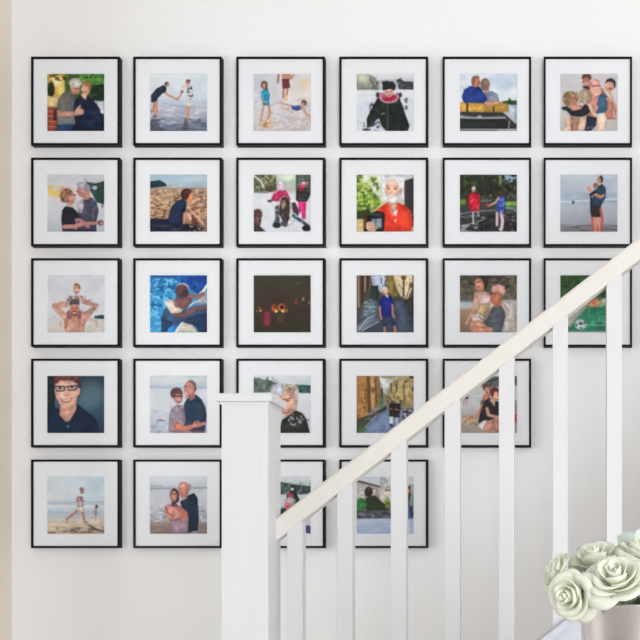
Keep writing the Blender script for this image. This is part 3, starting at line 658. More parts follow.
p.P((216, 166, 144), [240, 250, 272, 236, 310, 244, 340, 268, 334, 300, 330, 370, 262, 360, 262, 300, 250, 330, 236, 370, 216, 400, 200, 436, 188, 426, 200, 400, 226, 340, 236, 290])
p.P((232, 202, 200), [264, 262, 300, 250, 336, 276, 330, 312, 268, 312]).P((200, 172, 130), [266, 312, 330, 310, 324, 350, 300, 376, 258, 370]).P((226, 214, 214), [230, 376, 262, 366, 290, 384, 300, 410, 250, 420, 226, 406]).P((214, 158, 136), [220, 420, 262, 404, 300, 430, 316, 450, 290, 476, 230, 472, 212, 450]).L((90, 60, 56), 5, [266, 386, 300, 412])
p.P((92, 98, 106), [346, 330, 392, 320, 416, 350, 420, 390, 406, 440, 392, 478, 350, 472, 330, 450, 296, 424, 320, 390]).S((116, 122, 128), 320, 330, 415, 470, 0.15, 20, 20, .5).P((206, 146, 120), [238, 440, 300, 442, 350, 452, 346, 476, 250, 476]).L((150, 90, 76), 4, [230, 440, 300, 452], a=.7)
p.P((206, 132, 100), [340, 262, 396, 268, 398, 316, 372, 336, 346, 326, 336, 300]).E((200, 126, 96), 368, 276, 30, 44).P((214, 166, 156), [336, 240, 346, 210, 380, 198, 414, 212, 420, 240, 410, 274, 396, 262, 380, 244, 346, 246]).L((120, 60, 56), 5, [336, 252, 366, 258]).P((216, 196, 186), [340, 306, 356, 318, 346, 332, 336, 320]).L((150, 80, 76), 4, [414, 320, 436, 352])

p = pic(5, 2, (176, 263, 508, 592), 'black frame, photo of green pool and football behind the handrail')
p.bg((263, (50, 84, 40)), (380, (54, 80, 48)), (440, (110, 150, 120)), (470, (60, 140, 110)), (592, (60, 128, 100)))
p.S((84, 124, 56), 176, 270, 508, 400, 0.1, 20, 14, .6).S((28, 52, 26), 176, 265, 508, 390, 0.2, 18, 14, .7).S((170, 190, 150), 380, 380, 508, 450, 0.1, 22, 8, .8).P((222, 226, 220), [420, 400, 450, 396, 440, 420, 410, 416], a=.7)
p.P((180, 184, 170), [176, 480, 300, 440, 330, 446, 230, 560, 176, 592]).S((150, 156, 140), 200, 450, 310, 560, 0.1, 20, 10, .6)
p.P((48, 134, 104), [330, 450, 508, 440, 508, 576, 228, 580, 250, 556]).S((110, 176, 140), 320, 450, 508, 570, 0.2, 14, 18, .7).S((30, 96, 78), 320, 450, 508, 570, 0.25, 16, 16, .6).L((150, 200, 170), 5, [330, 548, 440, 550])
p.P((214, 160, 120), [340, 416, 380, 402, 420, 410, 400, 440, 350, 446]).E((206, 100, 70), 372, 424, 14, 8, soft=8).E((170, 100, 70), 372, 396, 12, 10).L((206, 170, 140), 9, [296, 438, 340, 430])
p.E((206, 224, 220), 294, 545, 36, 30).E((56, 70, 74), 296, 540, 11, 8).E((70, 84, 88), 270, 548, 6, 8).E((70, 84, 88), 318, 534, 6, 7).E((70, 84, 88), 298, 566, 8, 5).L((180, 190, 186), 5, [228, 586, 508, 586])

# ---- row 4
p = pic(0, 3, (162, 146, 490, 476), 'black frame, close portrait photo of a smiling woman with glasses and navy shirt')
p.bg((146, (46, 66, 84)), (300, (70, 98, 116)), (476, (44, 60, 80)))
p.E((108, 132, 138), 420, 240, 60, 60, soft=60, a=.7).E((96, 130, 150), 400, 290, 50, 50, soft=60, a=.6).P((34, 44, 50), [162, 146, 210, 146, 204, 330, 162, 340]).S((50, 62, 66), 162, 180, 205, 330, .1, 16, 30, .5)
p.P((26, 42, 66), [162, 340, 210, 326, 250, 360, 330, 304, 380, 346, 430, 380, 452, 420, 462, 476, 162, 476]).S((38, 58, 84), 170, 330, 450, 476, 0.15, 40, 34, .6)
p.P((220, 168, 148), [240, 310, 330, 290, 330, 340, 290, 406, 268, 410, 232, 370]).P((196, 136, 116), [250, 330, 310, 320, 300, 344, 264, 350], a=.6)
p.P((92, 54, 54), [204, 148, 340, 146, 356, 190, 352, 250, 336, 280, 340, 200, 210, 190, 200, 220])
p.P((234, 190, 170), [206, 186, 230, 170, 300, 172, 336, 192, 340, 250, 326, 296, 296, 328, 262, 334, 236, 312, 214, 270, 204, 230]).P((232, 186, 166), [340, 214, 352, 220, 346, 254, 336, 262])
p.P((96, 52, 54), [204, 148, 330, 146, 344, 196, 318, 176, 304, 160, 296, 178, 276, 160, 262, 178, 240, 160, 228, 184, 208, 196]).S((140, 80, 76), 208, 148, 340, 176, 0.1, 9, 14, .7)
p.P((58, 48, 52), [204, 202, 262, 204, 266, 230, 246, 238, 214, 236]).P((206, 176, 166), [210, 208, 258, 210, 258, 228, 242, 232, 216, 230]).P((58, 48, 52), [272, 204, 330, 198, 334, 222, 322, 232, 284, 232]).P((206, 176, 166), [278, 209, 326, 204, 328, 220, 316, 227, 288, 227]).L((58, 48, 52), 5, [260, 210, 274, 210]).L((58, 48, 52), 5, [330, 206, 350, 204]).E((50, 60, 66), 236, 216, 9, 6).E((50, 60, 66), 304, 212, 9, 6)
p.E((210, 154, 134), 266, 256, 14, 8, a=.7).P((190, 96, 90), [238, 276, 266, 282, 306, 270, 298, 292, 270, 302, 246, 294]).P((244, 238, 236), [244, 280, 268, 285, 300, 275, 292, 288, 268, 294, 250, 288]).L((200, 140, 124), 4, [228, 258, 232, 290], a=.6).L((200, 140, 124), 4, [316, 254, 314, 290], a=.6).E((120, 150, 170), 282, 438, 6, 7)

p = pic(1, 3, (154, 150, 486, 482), 'black frame, photo of grey-shirted woman embracing man in dark blue by the sea')
p.bg((150, (206, 212, 216)), (186, (214, 218, 222)), (215, (190, 202, 214)), (226, (214, 218, 224)), (340, (212, 216, 222)), (420, (198, 204, 216)), (482, (186, 192, 206)))
p.L((168, 182, 196), 7, [154, 218, 486, 222]).S((176, 188, 200), 154, 150, 486, 212, 0.25, 60, 6, .6).S((180, 188, 204), 154, 350, 290, 482, 0.1, 20, 9, .7).S((110, 120, 146), 154, 400, 280, 482, 0.35, 20, 7, .8).S((232, 232, 234), 154, 380, 280, 480, .3, 20, 8, .7)
p.P((44, 62, 84), [352, 310, 370, 280, 420, 258, 452, 286, 474, 330, 482, 380, 470, 482, 410, 482, 340, 440, 346, 360]).S((60, 82, 106), 356, 270, 475, 470, 0.2, 26, 24, .5)
p.P((160, 146, 156), [266, 380, 280, 336, 310, 318, 350, 322, 360, 400, 350, 450, 300, 476, 262, 476]).S((186, 172, 180), 268, 326, 352, 440, 0.1, 12, 14, .6)
p.E((206, 146, 134), 384, 226, 34, 48, 6).P((120, 96, 104), [372, 178, 400, 176, 420, 194, 424, 232, 412, 244, 408, 210, 396, 192]).P((212, 176, 170), [352, 236, 372, 248, 374, 266, 352, 260]).P((190, 126, 114), [374, 264, 414, 250, 416, 278, 386, 296]).L((90, 60, 66), 4, [352, 212, 372, 214])
p.E((110, 76, 78), 308, 252, 36, 34).E((206, 146, 132), 318, 276, 25, 36).P((110, 76, 78), [278, 240, 310, 228, 344, 246, 340, 260, 308, 254, 292, 276, 282, 270]).L((50, 40, 46), 6, [298, 268, 342, 268]).E((240, 232, 230), 322, 290, 9, 4).E((150, 80, 80), 322, 296, 9, 3)
p.P((208, 132, 114), [286, 420, 320, 416, 350, 440, 400, 430, 410, 414, 436, 410, 428, 440, 390, 462, 320, 470, 296, 456]).L((216, 150, 134), 20, [404, 440, 440, 434, 466, 426]).P((206, 142, 128), [404, 420, 430, 406, 460, 430, 440, 448, 400, 446]).P((150, 96, 100), [280, 466, 470, 466, 470, 482, 280, 482], a=.7)

p = pic(2, 3, (156, 152, 488, 482), 'black frame, photo of smiling person in white hat in snow')
p.bg((152, (214, 220, 222)), (240, (206, 212, 216)), (262, (222, 224, 230)), (482, (214, 216, 226)))
p.P((110, 120, 112), [156, 160, 200, 172, 260, 180, 290, 196, 280, 246, 156, 248]).S((60, 84, 70), 156, 160, 270, 246, 0.1, 16, 14, .7).S((170, 164, 156), 190, 170, 300, 230, 0.1, 16, 12, .6).P((70, 104, 100), [408, 206, 440, 204, 488, 208, 488, 252, 420, 250]).S((40, 70, 100), 420, 214, 488, 250, 0.1, 12, 10, .7)
p.P((46, 50, 42), [300, 482, 320, 410, 350, 392, 400, 350, 440, 368, 462, 400, 482, 482]).S((180, 182, 190), 322, 370, 450, 440, 0.15, 12, 10, .8).S((80, 82, 70), 320, 400, 478, 482, 0.2, 18, 18, .5).L((30, 30, 32), 8, [322, 410, 366, 380, 390, 350])
p.E((222, 172, 150), 352, 304, 50, 76).P((190, 176, 160), [352, 200, 392, 206, 410, 240, 412, 300, 404, 348, 392, 340, 396, 270, 374, 226, 350, 240, 330, 226]).S((226, 214, 196), 352, 200, 412, 340, 0.15, 9, 16, .7).S((120, 96, 80), 340, 200, 412, 250, 0.2, 8, 12, .7)
p.P((206, 206, 216), [252, 244, 262, 214, 300, 190, 330, 198, 336, 230, 326, 272, 290, 262]).S((176, 180, 194), 256, 196, 330, 262, 0.2, 20, 14, .6).L((90, 60, 56), 5, [326, 288, 372, 282]).E((60, 50, 50), 352, 296, 10, 4).P((180, 84, 80), [318, 346, 346, 350, 372, 336, 360, 364, 330, 366]).P((240, 234, 230), [324, 350, 346, 353, 364, 344, 350, 358, 330, 358])
p.L((196, 140, 120), 5, [376, 310, 372, 340], a=.6)

p = pic(3, 3, (155, 151, 487, 483), 'black frame, photo of people riding away down a stone alley, crossed by the handrail')
p.bg((151, (180, 164, 130)), (280, (150, 134, 104)), (360, (140, 146, 158)), (483, (128, 138, 160)))
p.P((176, 128, 76), [155, 151, 222, 151, 224, 370, 200, 400, 155, 420]).S((206, 160, 104), 155, 155, 222, 380, 0.1, 18, 20, .6).P((110, 78, 48), [215, 151, 232, 151, 240, 360, 222, 372]).P((190, 150, 96), [232, 151, 262, 151, 262, 330, 240, 360]).L((110, 80, 50), 8, [266, 151, 270, 330]).P((150, 116, 76), [270, 151, 292, 160, 296, 320, 272, 320]).S((96, 70, 40), 155, 160, 290, 400, 0.35, 10, 26, .6)
p.P((214, 216, 214), [286, 156, 350, 170, 392, 160, 380, 190, 340, 230, 330, 260, 300, 240]).L((110, 100, 90), 4, [300, 160, 380, 156]).L((60, 60, 50), 10, [302, 226, 302, 280]).P((90, 140, 96), [290, 280, 312, 280, 306, 350, 294, 350])
p.P((190, 170, 120), [350, 190, 400, 170, 487, 151, 487, 330, 400, 330, 340, 280]).S((146, 124, 80), 350, 170, 487, 330, 0.1, 14, 20, .7).L((70, 60, 50), 7, [355, 200, 355, 240]).L((60, 56, 46), 7, [388, 200, 388, 240]).L((50, 46, 44), 8, [446, 180, 432, 190]).L((110, 100, 60), 8, [428, 200, 430, 320]).E((40, 40, 40), 474, 158, 12, 8).P((60, 60, 56), [474, 220, 487, 210, 487, 240, 478, 240])
p.S((80, 74, 56), 316, 270, 420, 320, 0.0, 12, 10, .8).P((80, 76, 56), [155, 400, 200, 390, 240, 372, 300, 340, 330, 320, 330, 350, 260, 380, 190, 460, 155, 483]).S((60, 110, 56), 155, 400, 230, 483, 0.0, 16, 14, .7)
p.P((120, 136, 168), [200, 483, 230, 420, 290, 370, 340, 340, 410, 380, 400, 440, 360, 483]).S((150, 162, 190), 200, 360, 400, 483, 0.2, 24, 9, .5)
p.P((44, 34, 38), [342, 320, 372, 306, 410, 314, 412, 340, 404, 370, 346, 372]).P((54, 40, 40), [346, 360, 400, 360, 404, 392, 344, 392]).L((214, 180, 130), 4, [350, 340, 362, 346]).L((214, 180, 130), 4, [378, 344, 400, 350]).P((214, 220, 230), [344, 386, 368, 386, 366, 430, 346, 430]).P((180, 190, 210), [380, 392, 398, 392, 396, 440, 382, 436]).P((50, 60, 80), [346, 428, 366, 428, 362, 446, 348, 446])
p.S((40, 44, 56), 420, 340, 487, 400, -0.1, 14, 10, .8).S((200, 204, 214), 420, 340, 487, 395, 0.25, 10, 8, .8)

p = pic(4, 3, (156, 150, 488, 482), 'black frame, photo of a woman with a child at her back on sand, behind balusters')
p.bg((150, (200, 202, 204)), (250, (204, 206, 208)), (320, (202, 202, 204)), (400, (180, 172, 168)), (482, (164, 152, 144)))
p.P((110, 116, 114), [262, 206, 300, 176, 350, 156, 488, 152, 488, 205, 330, 215]).S((60, 66, 66), 280, 155, 488, 205, 0.1, 18, 10, .7).S((226, 226, 226), 165, 230, 320, 350, 0.2, 40, 10, .6)
p.P((40, 56, 110), [174, 268, 196, 254, 206, 268, 204, 286, 184, 284]).L((206, 150, 130), 7, [184, 286, 176, 316]).L((206, 150, 130), 7, [196, 284, 194, 312]).L((206, 150, 130), 6, [166, 292, 186, 278])
p.E((206, 180, 150), 210, 410, 50, 24, soft=14).S((150, 124, 100), 165, 380, 262, 440, 0.05, 12, 9, .7)
p.P((200, 134, 116), [284, 300, 292, 262, 320, 246, 336, 264, 320, 290, 300, 320]).L((206, 140, 120), 14, [290, 300, 274, 350, 248, 396]).L((206, 150, 130), 12, [250, 396, 200, 400]).E((120, 92, 74), 312, 216, 24, 22).E((216, 160, 138), 316, 234, 17, 20).L((120, 70, 60), 3, [310, 246, 322, 246])
p.P((46, 42, 46), [286, 330, 300, 296, 330, 276, 350, 296, 384, 300, 420, 330, 420, 386, 350, 400, 264, 424, 270, 380]).S((70, 64, 66), 276, 290, 400, 400, 0.25, 18, 18, .6).P((226, 176, 156), [326, 290, 340, 280, 362, 296, 358, 330, 346, 316])
p.E((120, 70, 58), 358, 244, 28, 30).E((226, 166, 144), 364, 262, 24, 34).E((240, 226, 222), 374, 276, 7, 4).P((110, 62, 52), [332, 250, 340, 224, 376, 222, 388, 244, 358, 240, 346, 280])
p.L((222, 166, 146), 18, [314, 340, 322, 376, 372, 390, 410, 384]).P((236, 234, 238), [262, 440, 286, 412, 310, 404, 320, 430, 290, 464]).P((214, 160, 140), [290, 460, 310, 412, 346, 402, 360, 440, 340, 476, 300, 476]).P((190, 136, 118), [340, 410, 384, 400, 440, 420, 430, 482, 360, 482, 350, 440]).P((190, 60, 70), [470, 370, 488, 366, 488, 420, 470, 420]).P((90, 70, 70), [440, 300, 488, 290, 488, 360, 440, 370], a=.4)

# ---- row 5
p = pic(0, 4, (162, 148, 492, 480), 'black frame, photo of a man running along a beach followed by a child')
p.bg((148, (206, 220, 230)), (260, (216, 224, 230)), (290, (206, 214, 222)), (312, (196, 206, 216)), (320, (222, 224, 226)), (356, (186, 202, 216)), (400, (206, 204, 200)), (420, (214, 196, 174)), (480, (186, 166, 146)))
p.hg((228, 226, 226), (196, 216, 230), 200, 492, 148, 285, .5).L((168, 182, 196), 5, [162, 302, 492, 296]).L((230, 232, 234), 7, [162, 318, 492, 320]).L((160, 178, 192), 6, [170, 352, 290, 362, 400, 360], a=.6)
p.S((232, 222, 206), 162, 390, 492, 460, 0.1, 36, 10, .7).S((120, 100, 88), 162, 440, 492, 480, 0.15, 20, 7, .8).P((92, 78, 78), [384, 422, 402, 424, 440, 444, 480, 462, 470, 468, 430, 456], a=.9).P((96, 84, 82), [296, 450, 310, 448, 346, 470, 320, 472], a=.8)
p.P((206, 196, 204), [336, 268, 352, 258, 366, 266, 370, 320, 338, 324]).S((96, 92, 120), 334, 262, 370, 324, 0.0, 8, 8, .8).E((176, 120, 104), 362, 230, 12, 18).E((150, 110, 100), 360, 220, 11, 9).L((190, 128, 108), 10, [338, 266, 334, 290, 372, 288]).P((220, 204, 190), [334, 322, 370, 322, 378, 360, 360, 360, 346, 344, 330, 356, 322, 346])
p.L((190, 126, 106), 13, [332, 350, 300, 376, 276, 392]).L((190, 126, 106), 9, [278, 392, 276, 412]).L((196, 132, 112), 13, [366, 356, 374, 390, 380, 414]).L((180, 116, 98), 7, [378, 416, 394, 412])
p.E((50, 42, 50), 446, 322, 8, 9).E((190, 130, 110), 442, 330, 6, 8).P((150, 150, 170), [434, 342, 448, 336, 452, 370, 434, 376]).L((206, 150, 130), 6, [440, 376, 420, 390]).L((206, 150, 130), 6, [444, 376, 440, 402]).L((206, 150, 130), 5, [436, 346, 422, 360])

p = pic(1, 4, (155, 155, 487, 487), 'black frame, photo of a bald man hugging a laughing woman from behind at dusk')
p.bg((155, (216, 222, 226)), (205, (208, 214, 220)), (222, (176, 186, 198)), (232, (206, 210, 216)), (300, (206, 208, 214)), (400, (180, 184, 194)), (430, (158, 140, 136)), (487, (128, 112, 112)))
p.L((140, 150, 164), 5, [155, 226, 270, 226]).L((140, 150, 164), 5, [410, 222, 487, 220]).L((150, 156, 166), 5, [156, 208, 230, 210], a=.7).S((226, 226, 230), 155, 310, 487, 420, 0.1, 16, 9, .7).S((120, 128, 146), 155, 330, 487, 425, 0.25, 14, 8, .7).S((180, 158, 150), 155, 425, 487, 480, 0.2, 30, 10, .6)
p.P((36, 50, 68), [330, 300, 372, 266, 410, 250, 430, 280, 434, 340, 438, 400, 430, 468, 372, 478, 370, 400, 340, 340]).S((54, 72, 92), 340, 270, 434, 460, 0.2, 26, 26, .5)
p.E((206, 140, 126), 350, 232, 32, 46, 10).E((222, 160, 148), 350, 206, 28, 20).E((176, 140, 140), 384, 216, 9, 18).P((196, 150, 144), [336, 266, 366, 262, 372, 280, 344, 294]).L((110, 60, 60), 4, [328, 246, 350, 250], a=.6)
p.E((80, 50, 56), 296, 262, 26, 38).P((80, 50, 56), [310, 260, 326, 280, 320, 300, 290, 316, 280, 300]).E((210, 148, 132), 292, 268, 20, 32).E((150, 70, 74), 290, 284, 9, 7).E((240, 228, 226), 290, 281, 7, 3).L((60, 40, 44), 4, [278, 258, 306, 256])
p.P((206, 150, 142), [250, 320, 290, 308, 330, 326, 370, 356, 380, 400, 372, 470, 280, 482, 270, 420, 236, 356]).P((180, 150, 170), [280, 410, 370, 400, 376, 470, 280, 482]).S((130, 96, 116), 270, 390, 370, 430, 0.0, 18, 10, .7).P((226, 160, 142), [262, 336, 286, 330, 300, 360, 286, 410, 256, 390, 240, 350]).L((120, 74, 84), 6, [244, 330, 260, 366, 290, 386]).L((210, 128, 110), 18, [320, 346, 364, 374, 330, 396]).P((110, 80, 96), [280, 302, 310, 310, 316, 330, 280, 330]).P((196, 190, 214), [400, 470, 428, 468, 424, 484, 400, 484], a=.6)

p = pic(2, 4, (156, 155, 487, 487), 'black frame, snowy photo of two bundled-up children, mostly behind newel post and handrail')
p.bg((155, (220, 222, 226)), (195, (206, 212, 216)), (262, (210, 214, 222)), (487, (216, 218, 228)))
p.P((72, 90, 84), [156, 190, 320, 188, 360, 196, 430, 206, 487, 212, 487, 254, 430, 258, 320, 258, 156, 250]).S((140, 156, 150), 156, 190, 487, 256, 0.15, 12, 12, .7).S((60, 70, 96), 430, 210, 487, 256, 0.1, 10, 10, .7)
p.E((50, 44, 48), 380, 230, 20, 22).E((220, 214, 214), 378, 228, 12, 8).P((44, 40, 46), [346, 262, 372, 246, 402, 250, 426, 300, 400, 330, 350, 330]).P((176, 70, 96), [350, 256, 372, 250, 392, 260, 384, 276, 356, 276])
p.E((214, 200, 200), 366, 300, 32, 26).E((214, 130, 130), 352, 326, 20, 20).S((120, 100, 100), 336, 280, 400, 320, 0.2, 10, 10, .6).E((200, 60, 70), 352, 328, 8, 7).P((64, 62, 70), [322, 330, 340, 340, 360, 350, 390, 340, 420, 400, 300, 420, 310, 350]).S((200, 200, 210), 318, 320, 400, 400, 0.25, 12, 12, .7)
p.P((84, 88, 140), [452, 440, 470, 436, 487, 446, 487, 487, 456, 480]).P((70, 70, 100), [300, 410, 450, 430, 450, 487, 300, 487], a=.4)

p = pic(3, 4, (155, 155, 487, 487), 'black frame, photo of a stone house and green shrubs along a pale road, behind balusters')
p.bg((155, (206, 214, 226)), (200, (216, 218, 222)), (330, (160, 160, 156)), (384, (120, 124, 136)), (400, (190, 200, 220)), (487, (168, 182, 210)))
p.P((196, 190, 184), [155, 186, 290, 216, 350, 214, 487, 200, 487, 340, 155, 340]).P((84, 76, 74), [155, 174, 292, 210, 292, 220, 155, 186]).P((206, 200, 196), [292, 160, 320, 160, 350, 220, 292, 224]).L((150, 150, 156), 5, [300, 165, 340, 180]).P((140, 120, 80), [320, 228, 350, 228, 350, 240, 320, 240])
p.E((60, 52, 50), 226, 244, 24, 30).S((110, 96, 84), 200, 220, 290, 300, 0.1, 12, 10, .7).P((60, 64, 50), [210, 280, 260, 262, 300, 300, 340, 330, 340, 352, 210, 352]).P((70, 136, 76), [155, 290, 180, 276, 206, 288, 218, 320, 200, 350, 155, 356]).S((44, 96, 56), 155, 290, 215, 350, 0.1, 12, 12, .7).P((140, 160, 70), [318, 290, 340, 276, 350, 300, 350, 340, 322, 340]).S((50, 80, 40), 230, 300, 350, 350, 0.1, 12, 10, .7)
p.P((90, 90, 96), [155, 352, 350, 356, 487, 366, 487, 392, 155, 400]).S((150, 154, 164), 155, 356, 487, 396, 0.1, 24, 8, .7).S((50, 50, 56), 155, 350, 350, 396, 0.3, 16, 8, .7).S((206, 214, 230), 155, 400, 487, 480, 0.1, 40, 12, .5)
p.P((30, 36, 50), [440, 220, 466, 210, 470, 260, 460, 300, 462, 380, 444, 384]).E((190, 110, 90), 456, 238, 12, 16).P((90, 150, 130), [462, 260, 487, 256, 487, 320, 464, 330], a=.6).P((70, 96, 150), [446, 330, 480, 326, 476, 400, 450, 410]).L((50, 46, 46), 9, [472, 330, 476, 380]).L((206, 210, 230), 9, [462, 400, 458, 480])

# ---- frames -----------------------------------------------------------------
FD = 0.024           # frame depth
DF = D0 - FD         # distance of the frame fronts
FW = 88.5 * DF / F   # outer frame size
PRINT = 0.198
COLX = [30.9, 133.1, 236.2, 339.3, 442.6, 543.6]
ROWY = [56.5, 157.5, 258.1, 358.6, 459.5]


def ring(bm, prof, half):
    """sweep a closed (inset, y) profile around a mitred square"""
    cs = [(-1, -1), (1, -1), (1, 1), (-1, 1)]
    rings = [[bm.verts.new((sx * (half - i), y, sz * (half - i))) for i, y in prof] for sx, sz in cs]
    n = len(prof)
    for a in range(4):
        b = (a + 1) % 4
        for k in range(n):
            bm.faces.new([rings[a][k], rings[b][k], rings[b][(k + 1) % n], rings[a][(k + 1) % n]])


H = FW / 2
bm = bmesh.new()
ring(bm, [(0, 0), (0, -FD + .001), (.001, -FD), (.0062, -FD), (.0072, -FD + .001), (.0072, -.010), (.0055, -.010), (.0055, 0)], H)
bmesh.ops.recalc_face_normals(bm, faces=bm.faces)
ME_M = bpy.data.meshes.new('moulding'); bm.to_mesh(ME_M); bm.free(); ME_M.materials.append(M_BLACK)


def mat_mesh(dx, dz):
    bm = bmesh.new()
    ho = H - .0058
    cs = [(-1, -1), (1, -1), (1, 1), (-1, 1)]
    hi = PRINT / 2
    rows = []
    for sx, sz in cs:
        rows.append([bm.verts.new(v) for v in ((sx * ho, -.0172, sz * ho), (sx * ho, -.0190, sz * ho),
                     (dx + sx * (hi + .0015), -.0190, dz + sz * (hi + .0015)), (dx + sx * hi, -.0172, dz + sz * hi))])
    for a in range(4):
        b = (a + 1) % 4
        for k in range(4):
            bm.faces.new([rows[a][k], rows[b][k], rows[b][(k + 1) % 4], rows[a][(k + 1) % 4]])
    bmesh.ops.recalc_face_normals(bm, faces=bm.faces)
    me = bpy.data.meshes.new('mat_board'); bm.to_mesh(me); bm.free(); me.materials.append(M_MAT)
    return me


OFX = [-.25, .55, 1.3, 1.3, 1.4, 1.0]
OFY = [.95, .8, 1.05, 1.35, 1.35]
g = H - .0070
ME_G = bpy.data.meshes.new('glass')
ME_G.from_pydata([(-g, -.0205, -g), (g, -.0205, -g), (g, -.0205, g), (-g, -.0205, g)], [], [(0, 1, 2, 3)])
ME_G.materials.append(M_GLASS)


def print_mesh(p, dx, dz):
    n = NP
    hs = PRINT / 2 + .0012
    xs = np.linspace(-hs, hs, n)
    zs = np.linspace(hs, -hs, n)
    X, Z = np.meshgrid(xs, zs)
    co = np.stack([X + dx, np.full_like(X, -.0168), Z + dz], -1).reshape(-1, 3)
    i = np.arange(n * n).reshape(n, n)
    f = np.stack([i[1:, :-1], i[1:, 1:], i[:-1, 1:], i[:-1, :-1]], -1).reshape(-1, 4)
    me = bpy.data.meshes.new('photo_print')
    me.from_pydata(co.tolist(), [], f.tolist())
    at = me.color_attributes.new('ink', 'FLOAT_COLOR', 'POINT')
    c = np.clip(p.A * 1.05 - 2, 0, 252) / 255.0
    rng = np.random.RandomState(3)
    l = np.where(c <= 0.04045, c / 12.92, ((c + 0.055) / 1.055) ** 2.4)
    rgba = np.concatenate([l, np.ones((n, n, 1))], -1).reshape(-1)
    at.data.foreach_set('color', rgba.astype(np.float32))
    me.materials.append(M_PRINT)
    return me


for (c, r, p, label) in PICS:
    p.finish()
    loc = pt(COLX[c] + 44.25, ROWY[r] + 44.25, DF)
    loc.y = -0.0005
    fr = empty('picture_frame', loc, label, 'picture frame', 'framed photographs hung in a grid on the wall')
    for nm, me in (('moulding', ME_M), ('mat_board', mat_mesh(OFX[c] * .00348, -OFY[r] * .00348)), ('photo_print', print_mesh(p, OFX[c] * .00348, -OFY[r] * .00348)), ('glass', ME_G)):
        o = bpy.data.objects.new(nm, me)
        COL.objects.link(o)
        o.parent = fr

# ------------------------------------------------------------------ staircase
DN = 2.13
SL = 0.774
KX, KY = 555.0, 628.0     # a point of the low wall's top edge
DK = 2.175
K0 = pt(KX, KY, DK)
def kz(x): return K0.z + (x - K0.x) * SL
nx0, nx1 = pt(221.5, 0, DN).x, pt(268, 0, DN).x
ny0 = -D0 + DN
ny1 = ny0 + 0.10
XE = 1.60                 # end of the flight
bm = bmesh.new()
prism_y(bm, [(nx1, 0), (XE, 0), (XE, kz(XE) - .022), (nx1, kz(nx1) - .022)], -D0 + DK + .008, -D0 + DK + .085)
structure(bm_obj('wall_stair', bm, M_KNEE), 'low pale grey sloping wall carrying the white balusters')
bm = bmesh.new()
prism_y(bm, [(nx1, kz(nx1) - .0218), (XE, kz(XE) - .0218), (XE, kz(XE)), (nx1, kz(nx1))], -D0 + DK, -D0 + DK + .093, .003)
structure(bm_obj('trim_1', bm, M_KNEE), 'sloping cap on top of the low stair wall')
RUN = 0.25; RISE = RUN * SL
bm = bmesh.new()
y0, y1 = -D0 + DK + .094, 0.0
pts = []
n = 9
x = nx1 + .02
pts.append((x, 0.0))
for k in range(n):
    pts.append((x + RUN * k, RISE * (k + 1)))
    pts.append((x + RUN * (k + 1), RISE * (k + 1)))
pts.append((x + RUN * n, 0.0))
prism_y(bm, pts, y0, y1)
structure(bm_obj('stair_flight', bm, M_TRIM), 'white stair flight behind the low wall')
for k in range(n):
    bm = bmesh.new()
    box(bm, x + RUN * k - .02, x + RUN * (k + 1) - .001, y0 + .001, y1 - .001, RISE * (k + 1), RISE * (k + 1) + .018, .003)
    structure(bm_obj('stair_tread', bm, M_TREAD))

rail = empty('stair_railing', (nx1, ny0 + .05, 0), 'white painted stair railing with square balusters and capped newel post', 'stair railing')


def sub(o, parent):
    """parent while keeping coordinates written in world space"""
    off = Vector(parent.location)
    q = parent.parent
    while q:
        off += q.location
        q = q.parent
    o.parent = parent
    o.matrix_parent_inverse = Matrix.Translation(-off)
    return o


ztop = pt(0, 393, DN - .011).z
bm = bmesh.new()
box(bm, nx0, nx1, ny0, ny1, 0, ztop - .016, .0015)
newel = sub(bm_obj('newel_post', bm, M_NEWEL), rail)
newel['label'] = 'thick white newel post with faint wood grain'
bm = bmesh.new()
box(bm, nx0 - .0105, nx1 + .0105, ny0 - .0105, ny1 + .0105, ztop - .0172, ztop, .002)
o = bm_obj('cap', bm, M_NEWEL); o.parent = newel; o.matrix_parent_inverse = Matrix.Identity(4)
bm = bmesh.new()
box(bm, nx0 - .003, nx1 + .003, ny0 - .003, ny1 + .003, ztop - .0225, ztop - .0172, .001)
o = bm_obj('collar_moulding', bm, M_NEWEL); o.parent = newel; o.matrix_parent_inverse = Matrix.Identity(4)
bm = bmesh.new()
box(bm, nx0 - .012, nx1 + .012, ny0 - .012, ny1 + .012, 0, .14, .004)
o = bm_obj('plinth', bm, M_NEWEL); o.parent = newel; o.matrix_parent_inverse = Matrix.Identity(4)

DR = 2.195
RT = pt(640, 235.9, DR)
def rtop(x): return RT.z + (x - RT.x) * SL
VH = 23.2 * DR / F
yc = -D0 + DR + .019
# handrail: a rounded profile swept along the slope, cut plumb at the post
xa, xb = nx1 - .001, XE
prof = []
hw = .019
for (dy, dz) in [(-hw, -.008), (-hw + .0015, -.0035), (-hw + .005, -.0008), (-hw + .009, 0), (hw - .009, 0), (hw - .005, -.0008), (hw - .0015, -.0035), (hw, -.008),
                 (hw, -VH + .005), (hw - .0015, -VH + .001), (hw - .004, -VH), (-hw + .004, -VH), (-hw + .0015, -VH + .001), (-hw, -VH + .005)]:
    prof.append((dy, dz))
bm = bmesh.new()
ra = [bm.verts.new((xa, yc + dy, rtop(xa) + dz)) for dy, dz in prof]
rb = [bm.verts.new((xb, yc + dy, rtop(xb) + dz)) for dy, dz in prof]
for k in range(len(prof)):
    bm.faces.new([ra[k], rb[k], rb[(k + 1) % len(prof)], ra[(k + 1) % len(prof)]])
bm.faces.new(ra); bm.faces.new(list(reversed(rb)))
o = sub(bm_obj('handrail', bm, M_RAIL), rail)
o['label'] = 'white sloping handrail'
DB = DR + .0030
lefts = [286.8, 337.0, 390.7, 444.5, 498.8, 552.6, 606.6] + [606.6 + 54 * k for k in range(1, 6)]
